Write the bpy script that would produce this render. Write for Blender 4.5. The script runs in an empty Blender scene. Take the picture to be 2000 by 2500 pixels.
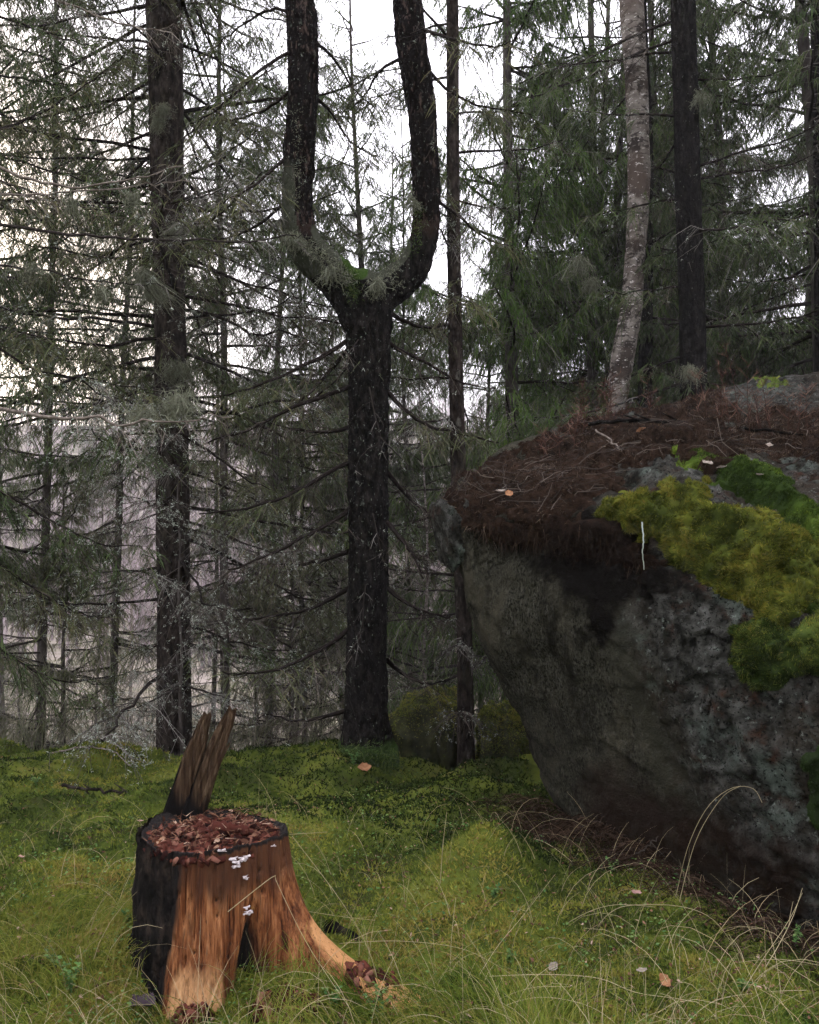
import bpy, math
import numpy as np

# ------------------------------------------------------------------ camera, sky, sun, exposure
scene = bpy.context.scene
C = scene.collection
S = 2000 / 1725.0                      # reference picks were taken on a 1725 px wide view of the photograph
PITCH = math.radians(3.0)
CAMP = np.array([0.0, 0.0, 1.5])

cam_d = bpy.data.cameras.new('camera')
cam = bpy.data.objects.new('camera', cam_d)
C.objects.link(cam)
cam.location = CAMP
cam.rotation_euler = (math.radians(90) + PITCH, 0, 0)
cam_d.sensor_fit = 'VERTICAL'
cam_d.sensor_height = 36.0
cam_d.lens = 28.8
cam_d.clip_start = 0.05
cam_d.clip_end = 2000
scene.camera = cam

SUN_EL, SUN_AZ = math.radians(9), math.radians(-38)     # low, behind the trees on the left
world = bpy.data.worlds.new('World')
scene.world = world
world.use_nodes = True
wn = world.node_tree
wn.nodes.clear()
sky = wn.nodes.new('ShaderNodeTexSky')
sky.sky_type = 'NISHITA'
sky.sun_disc = False
sky.sun_elevation = SUN_EL
sky.sun_rotation = SUN_AZ
sky.air_density = 1.0
sky.dust_density = 2.0
sky.ozone_density = 1.0
hs = wn.nodes.new('ShaderNodeHueSaturation')
hs.inputs['Saturation'].default_value = 0.35
mixc = wn.nodes.new('ShaderNodeMix')
mixc.data_type = 'RGBA'
mixc.inputs[0].default_value = 0.85
mixc.inputs[7].default_value = (3.05, 3.0, 3.18, 1)       # even cloud layer
bg = wn.nodes.new('ShaderNodeBackground')
bg.inputs['Strength'].default_value = 0.15
wo = wn.nodes.new('ShaderNodeOutputWorld')
tco = wn.nodes.new('ShaderNodeTexCoord')
sepd = wn.nodes.new('ShaderNodeSeparateXYZ')
wn.links.new(tco.outputs['Generated'], sepd.inputs[0])
mrz = wn.nodes.new('ShaderNodeMapRange')
mrz.inputs[1].default_value = 0.0; mrz.inputs[2].default_value = 1.0
mrz.inputs[3].default_value = 0.50; mrz.inputs[4].default_value = 1.50
wn.links.new(sepd.outputs[2], mrz.inputs[0])
dotn = wn.nodes.new('ShaderNodeVectorMath'); dotn.operation = 'DOT_PRODUCT'
dotn.inputs[1].default_value = (math.sin(SUN_AZ) * math.cos(SUN_EL), math.cos(SUN_AZ) * math.cos(SUN_EL), math.sin(SUN_EL))
wn.links.new(tco.outputs['Generated'], dotn.inputs[0])
mrs = wn.nodes.new('ShaderNodeMapRange'); mrs.interpolation_type = 'SMOOTHSTEP'
mrs.inputs[1].default_value = 0.86; mrs.inputs[2].default_value = 0.99
wn.links.new(dotn.outputs['Value'], mrs.inputs[0])
glow = wn.nodes.new('ShaderNodeMix'); glow.data_type = 'RGBA'
glow.inputs[6].default_value = (3.05, 2.95, 3.25, 1)
glow.inputs[7].default_value = (3.3, 2.45, 1.55, 1)
wn.links.new(mrs.outputs[0], glow.inputs[0])
cloud = wn.nodes.new('ShaderNodeVectorMath'); cloud.operation = 'SCALE'
wn.links.new(glow.outputs[2], cloud.inputs[0])
wn.links.new(mrz.outputs[0], cloud.inputs['Scale'])
wn.links.new(cloud.outputs[0], mixc.inputs[7])
wn.links.new(sky.outputs[0], hs.inputs['Color'])
wn.links.new(hs.outputs[0], mixc.inputs[6])
wn.links.new(mixc.outputs[2], bg.inputs['Color'])
wn.links.new(bg.outputs[0], wo.inputs['Surface'])

sun_d = bpy.data.lights.new('sun', 'SUN')
sun_d.energy = 0.5
sun_d.angle = math.radians(14)
sun_d.color = (1.0, 0.9, 0.78)
sun = bpy.data.objects.new('sun', sun_d)
C.objects.link(sun)
sun.location = (-20, 26, 12)
_sd = np.array([math.sin(SUN_AZ) * math.cos(SUN_EL), math.cos(SUN_AZ) * math.cos(SUN_EL), math.sin(SUN_EL)])
from mathutils import Vector
sun.rotation_euler = Vector(_sd).to_track_quat('Z', 'Y').to_euler()

scene.view_settings.view_transform = 'Standard'
scene.view_settings.look = 'None'
scene.view_settings.gamma = 1
scene.view_settings.use_curve_mapping = False
scene.view_settings.exposure = 2.85
scene.render.engine = 'CYCLES'
cy = scene.cycles
cy.use_denoising = True
cy.max_bounces = 5
cy.diffuse_bounces = 3
cy.glossy_bounces = 2
cy.transmission_bounces = 2
cy.volume_bounces = 1
cy.use_adaptive_sampling = True
cy.adaptive_threshold = 0.02
cy.pixel_filter_type = 'BLACKMAN_HARRIS'
cy.filter_width = 1.5

# ------------------------------------------------------------------ helpers
R0 = np.random.default_rng(7)


def rng(seed):
    return np.random.default_rng(seed)


def P(px, py, d):
    """the place seen at (px, py) of the 1725 px wide view, d metres along the view axis"""
    px = np.asarray(px, float); py = np.asarray(py, float)
    X = (px * S - 1000) / 2000
    Y = (1250 - py * S) / 2000
    c, s = math.cos(PITCH), math.sin(PITCH)
    return np.stack([X * d, (c - Y * s) * d, 1.5 + (s + Y * c) * d], -1) + 0 * np.asarray(d, float)[..., None]


def PP(pts):
    return np.array([P(a, b, c) for a, b, c in pts])


def proj(V):
    """design-time only: (px, py) of the 1725 px view for points V"""
    c, s = math.cos(PITCH), math.sin(PITCH)
    y = V[..., 1]; z = V[..., 2] - 1.5
    d = y * c + z * s
    u = -y * s + z * c
    return (V[..., 0] / d * 2000 + 1000) / S, (1250 - u / d * 2000) / S


def _hash(ix, iy, iz, seed):
    h = (ix.astype(np.uint32) * np.uint32(374761393) + iy.astype(np.uint32) * np.uint32(668265263)
         + iz.astype(np.uint32) * np.uint32(2147483647) + np.uint32(seed * 1013904223 & 0xffffffff))
    h = (h ^ (h >> np.uint32(13))) * np.uint32(1274126177)
    h = h ^ (h >> np.uint32(16))
    h = h * np.uint32(2246822519)
    h = h ^ (h >> np.uint32(15))
    return (h & np.uint32(0xffffff)).astype(np.float64) / float(0xffffff)


def vnoise(p, seed=0):
    """value noise in [-1,1], p (...,3)"""
    i = np.floor(p)
    f = p - i
    f = f * f * f * (f * (f * 6 - 15) + 10)
    i = i.astype(np.int64)
    x0, y0, z0 = i[..., 0], i[..., 1], i[..., 2]
    r = 0
    for dx in (0, 1):
        wx = f[..., 0] if dx else 1 - f[..., 0]
        for dy in (0, 1):
            wy = f[..., 1] if dy else 1 - f[..., 1]
            for dz in (0, 1):
                wz = f[..., 2] if dz else 1 - f[..., 2]
                r = r + wx * wy * wz * _hash(x0 + dx, y0 + dy, z0 + dz, seed)
    return r * 2 - 1


def fbm(p, octaves=4, seed=0, gain=0.5):
    a, r, t = 1.0, 0, 0
    p = np.asarray(p, float)
    for k in range(octaves):
        r = r + a * vnoise(p * (2.03 ** k) + 17.3 * k, seed + k)
        t += a
        a *= gain
    return r / t


def worley(p, seed=0):
    """distance to the nearest scattered point"""
    p = np.asarray(p, float)
    i0 = np.floor(p).astype(np.int64)
    best = np.full(p.shape[:-1], 9.0)
    for dx in (-1, 0, 1):
        for dy in (-1, 0, 1):
            for dz in ((-1, 0, 1) if p.shape[-1] == 3 and not np.all(p[..., 2] == 0) else (0,)):
                c = i0 + np.array([dx, dy, dz])
                q = np.stack([c[..., k] + _hash(c[..., 0], c[..., 1], c[..., 2], seed + 11 * k) for k in range(3)], -1)
                if dz == 0 and np.all(p[..., 2] == 0): q[..., 2] = 0
                best = np.minimum(best, np.linalg.norm(q - p, axis=-1))
    return best


def sm(a, b, x):
    t = np.clip((x - a) / (b - a), 0, 1)
    return t * t * (3 - 2 * t)


def nrm(v):
    return v / np.maximum(np.linalg.norm(v, axis=-1, keepdims=True), 1e-9)


def crom(pts, n):
    """Catmull-Rom through pts, n samples evenly along the index"""
    pts = np.asarray(pts, float)
    m = len(pts)
    t = np.linspace(0, m - 1, n)
    i = np.minimum(t.astype(int), m - 2)
    f = (t - i).reshape((-1,) + (1,) * (pts.ndim - 1))
    g = lambda k: pts[np.clip(k, 0, m - 1)]
    p0, p1, p2, p3 = g(i - 1), g(i), g(i + 1), g(i + 2)
    return 0.5 * (2 * p1 + (p2 - p0) * f + (2 * p0 - 5 * p1 + 4 * p2 - p3) * f ** 2 + (3 * p1 - p0 - 3 * p2 + p3) * f ** 3)


class MB:
    """collects vertices and faces for ONE mesh"""
    def __init__(s):
        s.v, s.q, s.t, s.a, s.n = [], [], [], [], 0

    def add(s, V, quads=None, tris=None, var=0.5):
        V = np.asarray(V, np.float32).reshape(-1, 3)
        if quads is not None and len(quads): s.q.append(np.asarray(quads, np.int32).reshape(-1, 4) + s.n)
        if tris is not None and len(tris): s.t.append(np.asarray(tris, np.int32).reshape(-1, 3) + s.n)
        a = np.empty(len(V), np.float32); a[:] = var
        s.v.append(V); s.a.append(a); s.n += len(V)

    def mesh(s, name, mat, smooth=False):
        me = bpy.data.meshes.new(name)
        if s.n == 0: return me
        V = np.concatenate(s.v)
        q = np.concatenate(s.q) if s.q else np.zeros((0, 4), np.int32)
        t = np.concatenate(s.t) if s.t else np.zeros((0, 3), np.int32)
        loops = np.concatenate([q.ravel(), t.ravel()])
        starts = np.concatenate([np.arange(len(q)) * 4, len(q) * 4 + np.arange(len(t)) * 3])
        tot = np.concatenate([np.full(len(q), 4), np.full(len(t), 3)])
        me.vertices.add(len(V)); me.vertices.foreach_set('co', V.ravel())
        me.loops.add(len(loops)); me.loops.foreach_set('vertex_index', loops.astype(np.int32))
        me.polygons.add(len(starts))
        me.polygons.foreach_set('loop_start', starts.astype(np.int32))
        me.polygons.foreach_set('loop_total', tot.astype(np.int32))
        if smooth: me.polygons.foreach_set('use_smooth', np.ones(len(starts), bool))
        at = me.attributes.new('var', 'FLOAT', 'POINT')
        at.data.foreach_set('value', np.concatenate(s.a))
        me.update()
        me.validate()
        if mat: me.materials.append(mat)
        return me


def obj(name, data, parent=None, label=None, cat=None, group=None, kind=None, loc=None, rz=None, scale=None):
    o = bpy.data.objects.new(name, data)
    C.objects.link(o)
    if parent is not None: o.parent = parent
    if label: o['label'] = label
    if cat: o['category'] = cat
    if group: o['group'] = group
    if kind: o['kind'] = kind
    if loc is not None: o.location = [float(a) for a in loc]
    if rz is not None: o.rotation_euler = (0, 0, rz)
    if scale is not None: o.scale = (scale, scale, scale) if np.isscalar(scale) else scale
    return o


def grid_faces(n, m, wrap_m=False):
    i, j = np.meshgrid(np.arange(n - 1), np.arange(m if wrap_m else m - 1), indexing='ij')
    j2 = (j + 1) % m
    return np.stack([i * m + j, i * m + j2, (i + 1) * m + j2, (i + 1) * m + j], -1).reshape(-1, 4)


def tubes(mb, Cn, R, sides=5, var=0.5):
    Cn = np.asarray(Cn, float); R = np.asarray(R, float)
    if Cn.ndim == 2: Cn = Cn[None]; R = R[None]
    n, k, _ = Cn.shape
    T = nrm(np.gradient(Cn, axis=1))
    mz = np.abs(T[..., 2]).mean(1)
    ref = np.where((mz < 0.8)[:, None], np.array([0, 0, 1.0]), np.array([1.0, 0.03, 0]))[:, None, :]
    a = nrm(np.cross(T, ref)); b = np.cross(T, a)
    th = np.arange(sides) * 2 * math.pi / sides
    V = Cn[:, :, None, :] + R[:, :, None, None] * (np.cos(th)[:, None] * a[:, :, None, :] + np.sin(th)[:, None] * b[:, :, None, :])
    f = grid_faces(k, sides, True)
    F = (f[None] + (np.arange(n) * k * sides)[:, None, None]).reshape(-1, 4)
    v = np.broadcast_to(np.asarray(var, float).reshape(-1, 1, 1) if np.ndim(var) else var, (n, k, sides)).reshape(-1)
    mb.add(V.reshape(-1, 3), F, None, v)


def ribbons(mb, Cn, W, g, var=0.5, side=None):
    n, k, _ = Cn.shape
    if n == 0: return
    T = nrm(np.gradient(Cn, axis=1))
    if side is None: side = nrm(g.normal(size=(n, 1, 3)))
    s = nrm(np.cross(T, side)) * (np.asarray(W)[..., None] * 0.5)
    V = np.stack([Cn - s, Cn + s], 2)
    f = grid_faces(k, 2)
    F = (f[None] + (np.arange(n) * k * 2)[:, None, None]).reshape(-1, 4)
    v = np.broadcast_to(np.asarray(var, float).reshape(-1, 1, 1) if np.ndim(var) else var, (n, k, 2)).reshape(-1)
    mb.add(V.reshape(-1, 3), F, None, v)


def blades(mb, base, d, L, W, g, var=0.5):
    """one triangle each: base, direction, length, base width"""
    n = len(base)
    if n == 0: return
    d = nrm(d)
    s = nrm(np.cross(d, g.normal(size=(n, 3)))) * (np.broadcast_to(W, (n,))[:, None] * 0.5)
    L = np.broadcast_to(L, (n,))[:, None]
    V = np.stack([base - s, base + s, base + d * L], 1)
    v = np.repeat(np.broadcast_to(var, (n,)), 3)
    mb.add(V.reshape(-1, 3), None, np.arange(3 * n).reshape(-1, 3), v)


def leaves(mb, base, d, nz, L, W, var=0.5, curl=0.0):
    """a pointed oval leaf each, six points, folded a little along its rib"""
    n = len(base)
    d = nrm(d); s = nrm(np.cross(d, nz)); u = np.cross(s, d)
    L = np.broadcast_to(L, (n,))[:, None]; W = np.broadcast_to(W, (n,))[:, None] * 0.5
    m1 = base + d * L * 0.33 ; m2 = base + d * L * 0.7 - u * L * curl
    V = np.stack([base, m1 - s * W + u * W * .3, m1 + s * W + u * W * .3, m2 - s * W * .8 + u * W * .2, m2 + s * W * .8 + u * W * .2, base + d * L - u * L * curl * 2, m1, m2], 1)
    t = np.array([[0, 6, 1], [0, 2, 6], [1, 6, 7], [1, 7, 3], [6, 2, 4], [6, 4, 7], [3, 7, 5], [7, 4, 5]])
    F = (t[None] + (np.arange(n) * 8)[:, None, None]).reshape(-1, 3)
    mb.add(V.reshape(-1, 3), None, F, np.repeat(np.broadcast_to(var, (n,)), 8))


# ------------------------------------------------------------------ materials
def nd(nt, typ, ins=None, **kw):
    n = nt.nodes.new(typ)
    for k, v in kw.items(): setattr(n, k, v)
    for k, v in (ins or {}).items():
        if hasattr(v, 'is_linked') or isinstance(v, bpy.types.NodeSocket): nt.links.new(v, n.inputs[k])
        else: n.inputs[k].default_value = v
    return n


def ramp_node(nt, fac, stops):
    r = nd(nt, 'ShaderNodeValToRGB', {0: fac})
    e = r.color_ramp.elements
    while len(e) < len(stops): e.new(0.5)
    for k, (p, c) in enumerate(stops):
        e[k].position = p
        e[k].color = (c[0], c[1], c[2], 1) if not np.isscalar(c) else (c, c, c, 1)
    return r.outputs[0]


def tex_mat(name, stops, scale=6, detail=6, rough=0.9, stretch=(1, 1, 1), bump=0.4, bdist=0.01, bscale=None, attr=0.0,
            layers=(), translucent=0.0, spec=0.02, dist=0.0, coat=0.0):
    m = bpy.data.materials.new(name)
    m.use_nodes = True
    nt = m.node_tree
    bs = nt.nodes['Principled BSDF']
    out = nt.nodes['Material Output']
    tc = nd(nt, 'ShaderNodeTexCoord').outputs['Object']
    mp = nd(nt, 'ShaderNodeMapping', {0: tc, 'Scale': stretch}).outputs[0]
    nz = nd(nt, 'ShaderNodeTexNoise', {'Vector': mp, 'Scale': scale, 'Detail': detail, 'Roughness': 0.62, 'Distortion': dist}).outputs[0]
    fac = nz
    if attr > 0:
        at = nd(nt, 'ShaderNodeAttribute', attribute_name='var').outputs['Fac']
        fac = nd(nt, 'ShaderNodeMix', {0: attr, 2: nz, 3: at}, data_type='FLOAT').outputs[0]
    col = ramp_node(nt, fac, stops)
    for (lscale, lstretch, lo, hi, lcol, *rest) in layers:
        mp2 = nd(nt, 'ShaderNodeMapping', {0: tc, 'Scale': lstretch, 'Location': (3.1 * lscale, 1.7, 5.3)}).outputs[0]
        if rest and rest[0] == 'attr':
            l = nd(nt, 'ShaderNodeAttribute', attribute_name=rest[1]).outputs['Fac']
            n2 = nd(nt, 'ShaderNodeTexNoise', {'Vector': mp2, 'Scale': lscale, 'Detail': 5, 'Roughness': .65}).outputs[0]
            l = nd(nt, 'ShaderNodeMath', {0: l, 1: n2}, operation='ADD').outputs[0]
        else:
            l = nd(nt, 'ShaderNodeTexNoise', {'Vector': mp2, 'Scale': lscale, 'Detail': 5, 'Roughness': .65}).outputs[0]
        k = nd(nt, 'ShaderNodeMapRange', {0: l, 1: lo, 2: hi}).outputs[0]
        mx = nd(nt, 'ShaderNodeMix', {0: k, 6: col, 7: (*lcol, 1)}, data_type='RGBA')
        col = mx.outputs[2]
    nt.links.new(col, bs.inputs['Base Color'])
    bs.inputs['Roughness'].default_value = rough
    bs.inputs['Specular IOR Level'].default_value = spec
    if coat: bs.inputs['Coat Weight'].default_value = coat; bs.inputs['Coat Roughness'].default_value = .35
    if bump:
        bz = nd(nt, 'ShaderNodeTexNoise', {'Vector': mp, 'Scale': bscale or scale * 3, 'Detail': 7, 'Roughness': .7}).outputs[0]
        bn = nd(nt, 'ShaderNodeBump', {'Height': bz, 'Strength': bump, 'Distance': bdist}).outputs[0]
        nt.links.new(bn, bs.inputs['Normal'])
    if translucent:
        tr = nd(nt, 'ShaderNodeBsdfTranslucent', {0: col}).outputs[0]
        ms = nd(nt, 'ShaderNodeMixShader', {0: translucent, 1: bs.outputs[0], 2: tr}).outputs[0]
        nt.links.new(ms, out.inputs[0])
    return m


MAT = {}
MAT['ground'] = None
MAT['moss'] = tex_mat('moss', [(.10, (.009, .014, .005)), (.30, (.026, .042, .010)), (.52, (.075, .102, .018)), (.76, (.17, .17, .030)), (.97, (.16, .10, .036))], 9, attr=.75, bump=0, translucent=.2)
MAT['moss_olive'] = tex_mat('moss_olive', [(.10, (.010, .013, .004)), (.34, (.038, .050, .009)), (.55, (.100, .108, .016)), (.73, (.165, .145, .024)), (.90, (.13, .072, .022))], 11, attr=.55, bump=0, translucent=.25)
MAT['moss_bright'] = tex_mat('moss_bright', [(.12, (.010, .018, .005)), (.42, (.036, .062, .010)), (.70, (.095, .138, .018)), (.97, (.17, .20, .028))], 11, attr=.65, bump=0, translucent=.25)
MAT['moss_dark'] = tex_mat('moss_dark', [(.15, (.012, .02, .007)), (.5, (.03, .055, .014)), (.8, (.07, .10, .025)), (.97, (.10, .10, .03))], 9, attr=.75, bump=0, translucent=.15)
MAT['grass'] = tex_mat('grass', [(.1, (.03, .06, .010)), (.4, (.085, .125, .018)), (.65, (.16, .17, .03)), (.85, (.23, .19, .06)), (.98, (.20, .12, .05))], 5, attr=.85, bump=0, translucent=.3, rough=.7)
MAT['straw'] = tex_mat('straw', [(.2, (.19, .16, .085)), (.6, (.33, .285, .17)), (.9, (.24, .16, .085))], 8, attr=.6, bump=0, translucent=.2, rough=.7)
MAT['herb'] = tex_mat('herb', [(.1, (.03, .075, .025)), (.5, (.07, .14, .04)), (.9, (.13, .19, .06))], 8, attr=.8, bump=0, translucent=.3, rough=.6)
MAT['needles'] = tex_mat('needles', [(.05, (.018, .030, .014)), (.45, (.048, .075, .028)), (.75, (.085, .118, .040)), (.97, (.125, .125, .055))], 1.2, attr=.8, bump=0, translucent=.3, rough=.8, spec=.05)
MAT['needles_green'] = tex_mat('needles_green', [(.05, (.018, .036, .012)), (.45, (.048, .088, .020)), (.75, (.09, .145, .030)), (.97, (.125, .15, .04))], 1.2, attr=.8, bump=0, translucent=.3, rough=.8, spec=.05)
MAT['needles_old'] = tex_mat('needles_old', [(.05, (.035, .042, .022)), (.5, (.08, .095, .042)), (.97, (.14, .12, .065))], 1.2, attr=.8, bump=0, translucent=.25, rough=.8, spec=.05)
MAT['twig'] = tex_mat('twig', [(.1, (.010, .008, .007)), (.4, (.026, .021, .018)), (.9, (.10, .085, .07))], 14, attr=.75, bump=0)
MAT['twig_grey'] = tex_mat('twig_grey', [(.1, (.018, .015, .013)), (.45, (.06, .053, .047)), (.9, (.19, .18, .16))], 14, attr=.75, bump=0)
MAT['twig_pale'] = tex_mat('twig_pale', [(.3, (.055, .045, .037)), (.5, (.13, .11, .092)), (.75, (.25, .23, .2))], 25, attr=.15, bump=.5)
MAT['twig_far'] = tex_mat('twig_far', [(.1, (.12, .095, .098)), (.5, (.22, .18, .184)), (.9, (.32, .27, .27))], .2, attr=.7, bump=0)
MAT['lichen'] = tex_mat('lichen', [(.1, (.14, .16, .13)), (.5, (.26, .29, .24)), (.9, (.40, .43, .37))], 20, attr=.6, bump=0, translucent=.15)
MAT['beard'] = tex_mat('beard', [(.1, (.06, .063, .045)), (.5, (.125, .13, .09)), (.9, (.22, .235, .17))], 20, attr=.6, bump=0, translucent=.25)
MAT['bark'] = tex_mat('bark', [(.34, (.004, .0035, .003)), (.48, (.017, .013, .011)), (.60, (.036, .029, .024)), (.75, (.06, .05, .043))], 22, stretch=(1, 1, .4), spec=.03, rough=1.0, bump=1, bdist=.035, bscale=26,
                      layers=[(3.0, (1, 1, .5), .56, .72, (.036, .035, .024)), (9, (1, 1, .6), .62, .72, (.085, .082, .068)), (38, (1, 1, .8), .66, .72, (.16, .17, .145))])
MAT['bark_red'] = tex_mat('bark_red', [(.34, (.008, .006, .005)), (.5, (.030, .021, .018)), (.72, (.065, .045, .038))], 20, stretch=(1, 1, .4), spec=.03, rough=1.0, bump=1, bdist=.03, bscale=30,
                          layers=[(2.2, (1, 1, .35), .56, .7, (.05, .046, .034)), (30, (1, 1, .8), .67, .73, (.15, .155, .13))])
MAT['bark_dark'] = tex_mat('bark_dark', [(.36, (.0015, .0015, .0014)), (.5, (.0055, .005, .0046)), (.70, (.017, .0148, .0132))], 22, stretch=(1, 1, .5), spec=.03, rough=1.0, bump=1, bdist=.04, bscale=26,
                           layers=[(42, (1, 1, .7), .65, .69, (.11, .12, .10)), (8, (1, 1, .5), .62, .72, (.03, .031, .025))])
MAT['bark_far'] = tex_mat('bark_far', [(.34, (.022, .019, .017)), (.5, (.05, .043, .038)), (.72, (.095, .085, .076))], 9, stretch=(1, 1, .5), spec=.03, rough=1.0, bump=.8, bdist=.03, bscale=16, layers=[(2.0, (1, 1, .4), .52, .7, (.07, .075, .055))])  # air haze painted in: bark made paler and greyer for distance
MAT['birch'] = tex_mat('birch', [(.3, (.085, .074, .064)), (.5, (.175, .156, .136)), (.72, (.31, .285, .26))], 5, stretch=(1, 1, 1.6), bump=.8, bdist=.02, bscale=14,
                       layers=[(9, (1, 1, 3.4), .55, .60, (.04, .034, .03)), (3.4, (1, 1, .9), .50, .56, (.03, .025, .022)), (1.3, (1, 1, 1.2), .48, .64, (.075, .058, .048)), (16, (1, 1, 2.5), .60, .64, (.46, .43, .40))])


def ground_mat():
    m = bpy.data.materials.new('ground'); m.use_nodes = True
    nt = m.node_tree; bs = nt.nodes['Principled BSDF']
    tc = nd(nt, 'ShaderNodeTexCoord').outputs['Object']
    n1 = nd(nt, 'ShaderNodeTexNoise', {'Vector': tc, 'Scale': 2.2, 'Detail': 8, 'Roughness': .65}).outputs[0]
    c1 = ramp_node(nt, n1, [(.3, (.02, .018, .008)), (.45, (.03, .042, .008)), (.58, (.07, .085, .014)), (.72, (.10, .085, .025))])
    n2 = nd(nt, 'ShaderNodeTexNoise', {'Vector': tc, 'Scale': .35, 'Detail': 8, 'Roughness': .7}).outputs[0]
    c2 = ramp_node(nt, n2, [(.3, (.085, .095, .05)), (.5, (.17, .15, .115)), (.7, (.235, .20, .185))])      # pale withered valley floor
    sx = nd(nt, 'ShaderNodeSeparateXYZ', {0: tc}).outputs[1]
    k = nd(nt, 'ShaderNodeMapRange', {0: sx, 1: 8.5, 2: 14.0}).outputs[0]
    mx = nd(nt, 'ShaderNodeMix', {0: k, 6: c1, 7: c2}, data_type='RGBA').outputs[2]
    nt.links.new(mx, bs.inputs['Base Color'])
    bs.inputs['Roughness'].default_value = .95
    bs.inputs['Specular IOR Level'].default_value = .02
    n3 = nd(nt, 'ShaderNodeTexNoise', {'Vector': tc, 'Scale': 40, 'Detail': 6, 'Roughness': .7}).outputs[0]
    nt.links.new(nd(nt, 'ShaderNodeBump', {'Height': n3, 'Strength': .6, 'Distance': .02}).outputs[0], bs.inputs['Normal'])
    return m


MAT['ground'] = ground_mat()

# ------------------------------------------------------------------ the ground
HUMPS = [  # px, py, distance, radius x, radius y, height
    (1028, 1915, 3.60, .15, .24, .19), (930, 1830, 3.9, .35, .3, .07), (1090, 1690, 5.1, .55, .5, .10), (900, 1700, 5.2, .5, .4, .06),
    (770, 1600, 6.2, .42, .38, .10), (120, 1790, 4.2, .7, .55, .10), (40, 1900, 3.6, .4, .35, .06), (250, 1880, 3.7, .35, .3, .04),
    (150, 1640, 5.9, 1.2, .5, .10), (1150, 2060, 3.1, .5, .2, .03), (700, 1780, 4.3, .4, .3, .05), (1300, 1950, 3.5, .3, .25, -.05),
    (1180, 1790, 4.3, .35, .3, -.06), (430, 2150, 2.62, .5, .24, -.11), (560, 2140, 2.6, .3, .2, -.03), (880, 1600, 6.6, .3, .35, -.16), (620, 1610, 6.4, .5, .3, .04),
]
_H = []
for (px, py, d, rx, ry, h) in HUMPS:
    p = P(px, py, d)
    _H.append((p[0], p[1], rx, ry, h))


def G(x, y, fine=True):
    x = np.asarray(x, float); y = np.asarray(y, float)
    p = np.stack([x, y, 0 * x], -1)
    r = np.hypot(x, y)
    z = .05 * fbm(p * .7, 3, 3)
    z = z - (.16 + .05 * sm(-.4, .4, x)) * sm(4.6, 6.3, y)
    yr = 6.75 - .25 * sm(-1, 1, x) + .35 * fbm(p * np.array([.9, 0, 0]), 2, 9)
    d = np.maximum(0, y - yr)
    z = z - 6.0 * (1 - np.exp(-d / 11.0)) * sm(0, 1.2, d)
    z = z + 44 * sm(70, 235, y) + 2.0 * sm(25, 70, y) * fbm(p * .02, 3, 5)
    z = z + 18 * sm(90, 300, np.abs(x)) * sm(-50, 60, y)
    for (hx, hy, rx, ry, h) in _H:
        z = z + h * np.exp(-((x - hx) / rx) ** 2 - ((y - hy) / ry) ** 2)
    if fine:
        near = 1 - sm(8, 16, r)
        z = z + near * (.12 * fbm(p * 2.0, 2, 11) + .095 * (1 - worley(p * 2.5 + .3 * fbm(p * 4, 2, 14)[..., None] * np.array([1, 1, 0]), 5) ** 2) - .05 + .030 * (1 - worley(p * 8.5, 6) ** 2) + .012 * fbm(p * 17, 2, 13))
    return z


def axis(lo, hi, step, ext, far, n):
    a = np.arange(lo, hi, step)
    left = lo - np.geomspace(step * 1.5, lo + far, n)[::-1]
    right = a[-1] + np.geomspace(step * 1.5, ext - a[-1], n)
    return np.concatenate([left, a, right])


gx = axis(-4.2, 4.4, .042, 330, 330, 30)
gy = axis(1.3, 8.6, .038, 330, 110, 36)
GX, GY = np.meshgrid(gx, gy, indexing='ij')
GZ = G(GX, GY)
mb = MB()
mb.add(np.stack([GX, GY, GZ], -1), grid_faces(len(gx), len(gy)))
obj('ground', mb.mesh('ground', MAT['ground'], True), kind='structure', label='mossy forest floor dropping away to a pale valley and hillside')


def on_ground(px, py):
    """the ground point seen at a pick"""
    d = np.linspace(2.0, 9, 1400)
    pts = P(np.full_like(d, px), np.full_like(d, py), d)
    below = np.nonzero(pts[:, 2] < G(pts[:, 0], pts[:, 1]))[0]
    p = pts[below[0]] if len(below) else pts[-1]
    return np.array([p[0], p[1], float(G(p[0], p[1]))])


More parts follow.
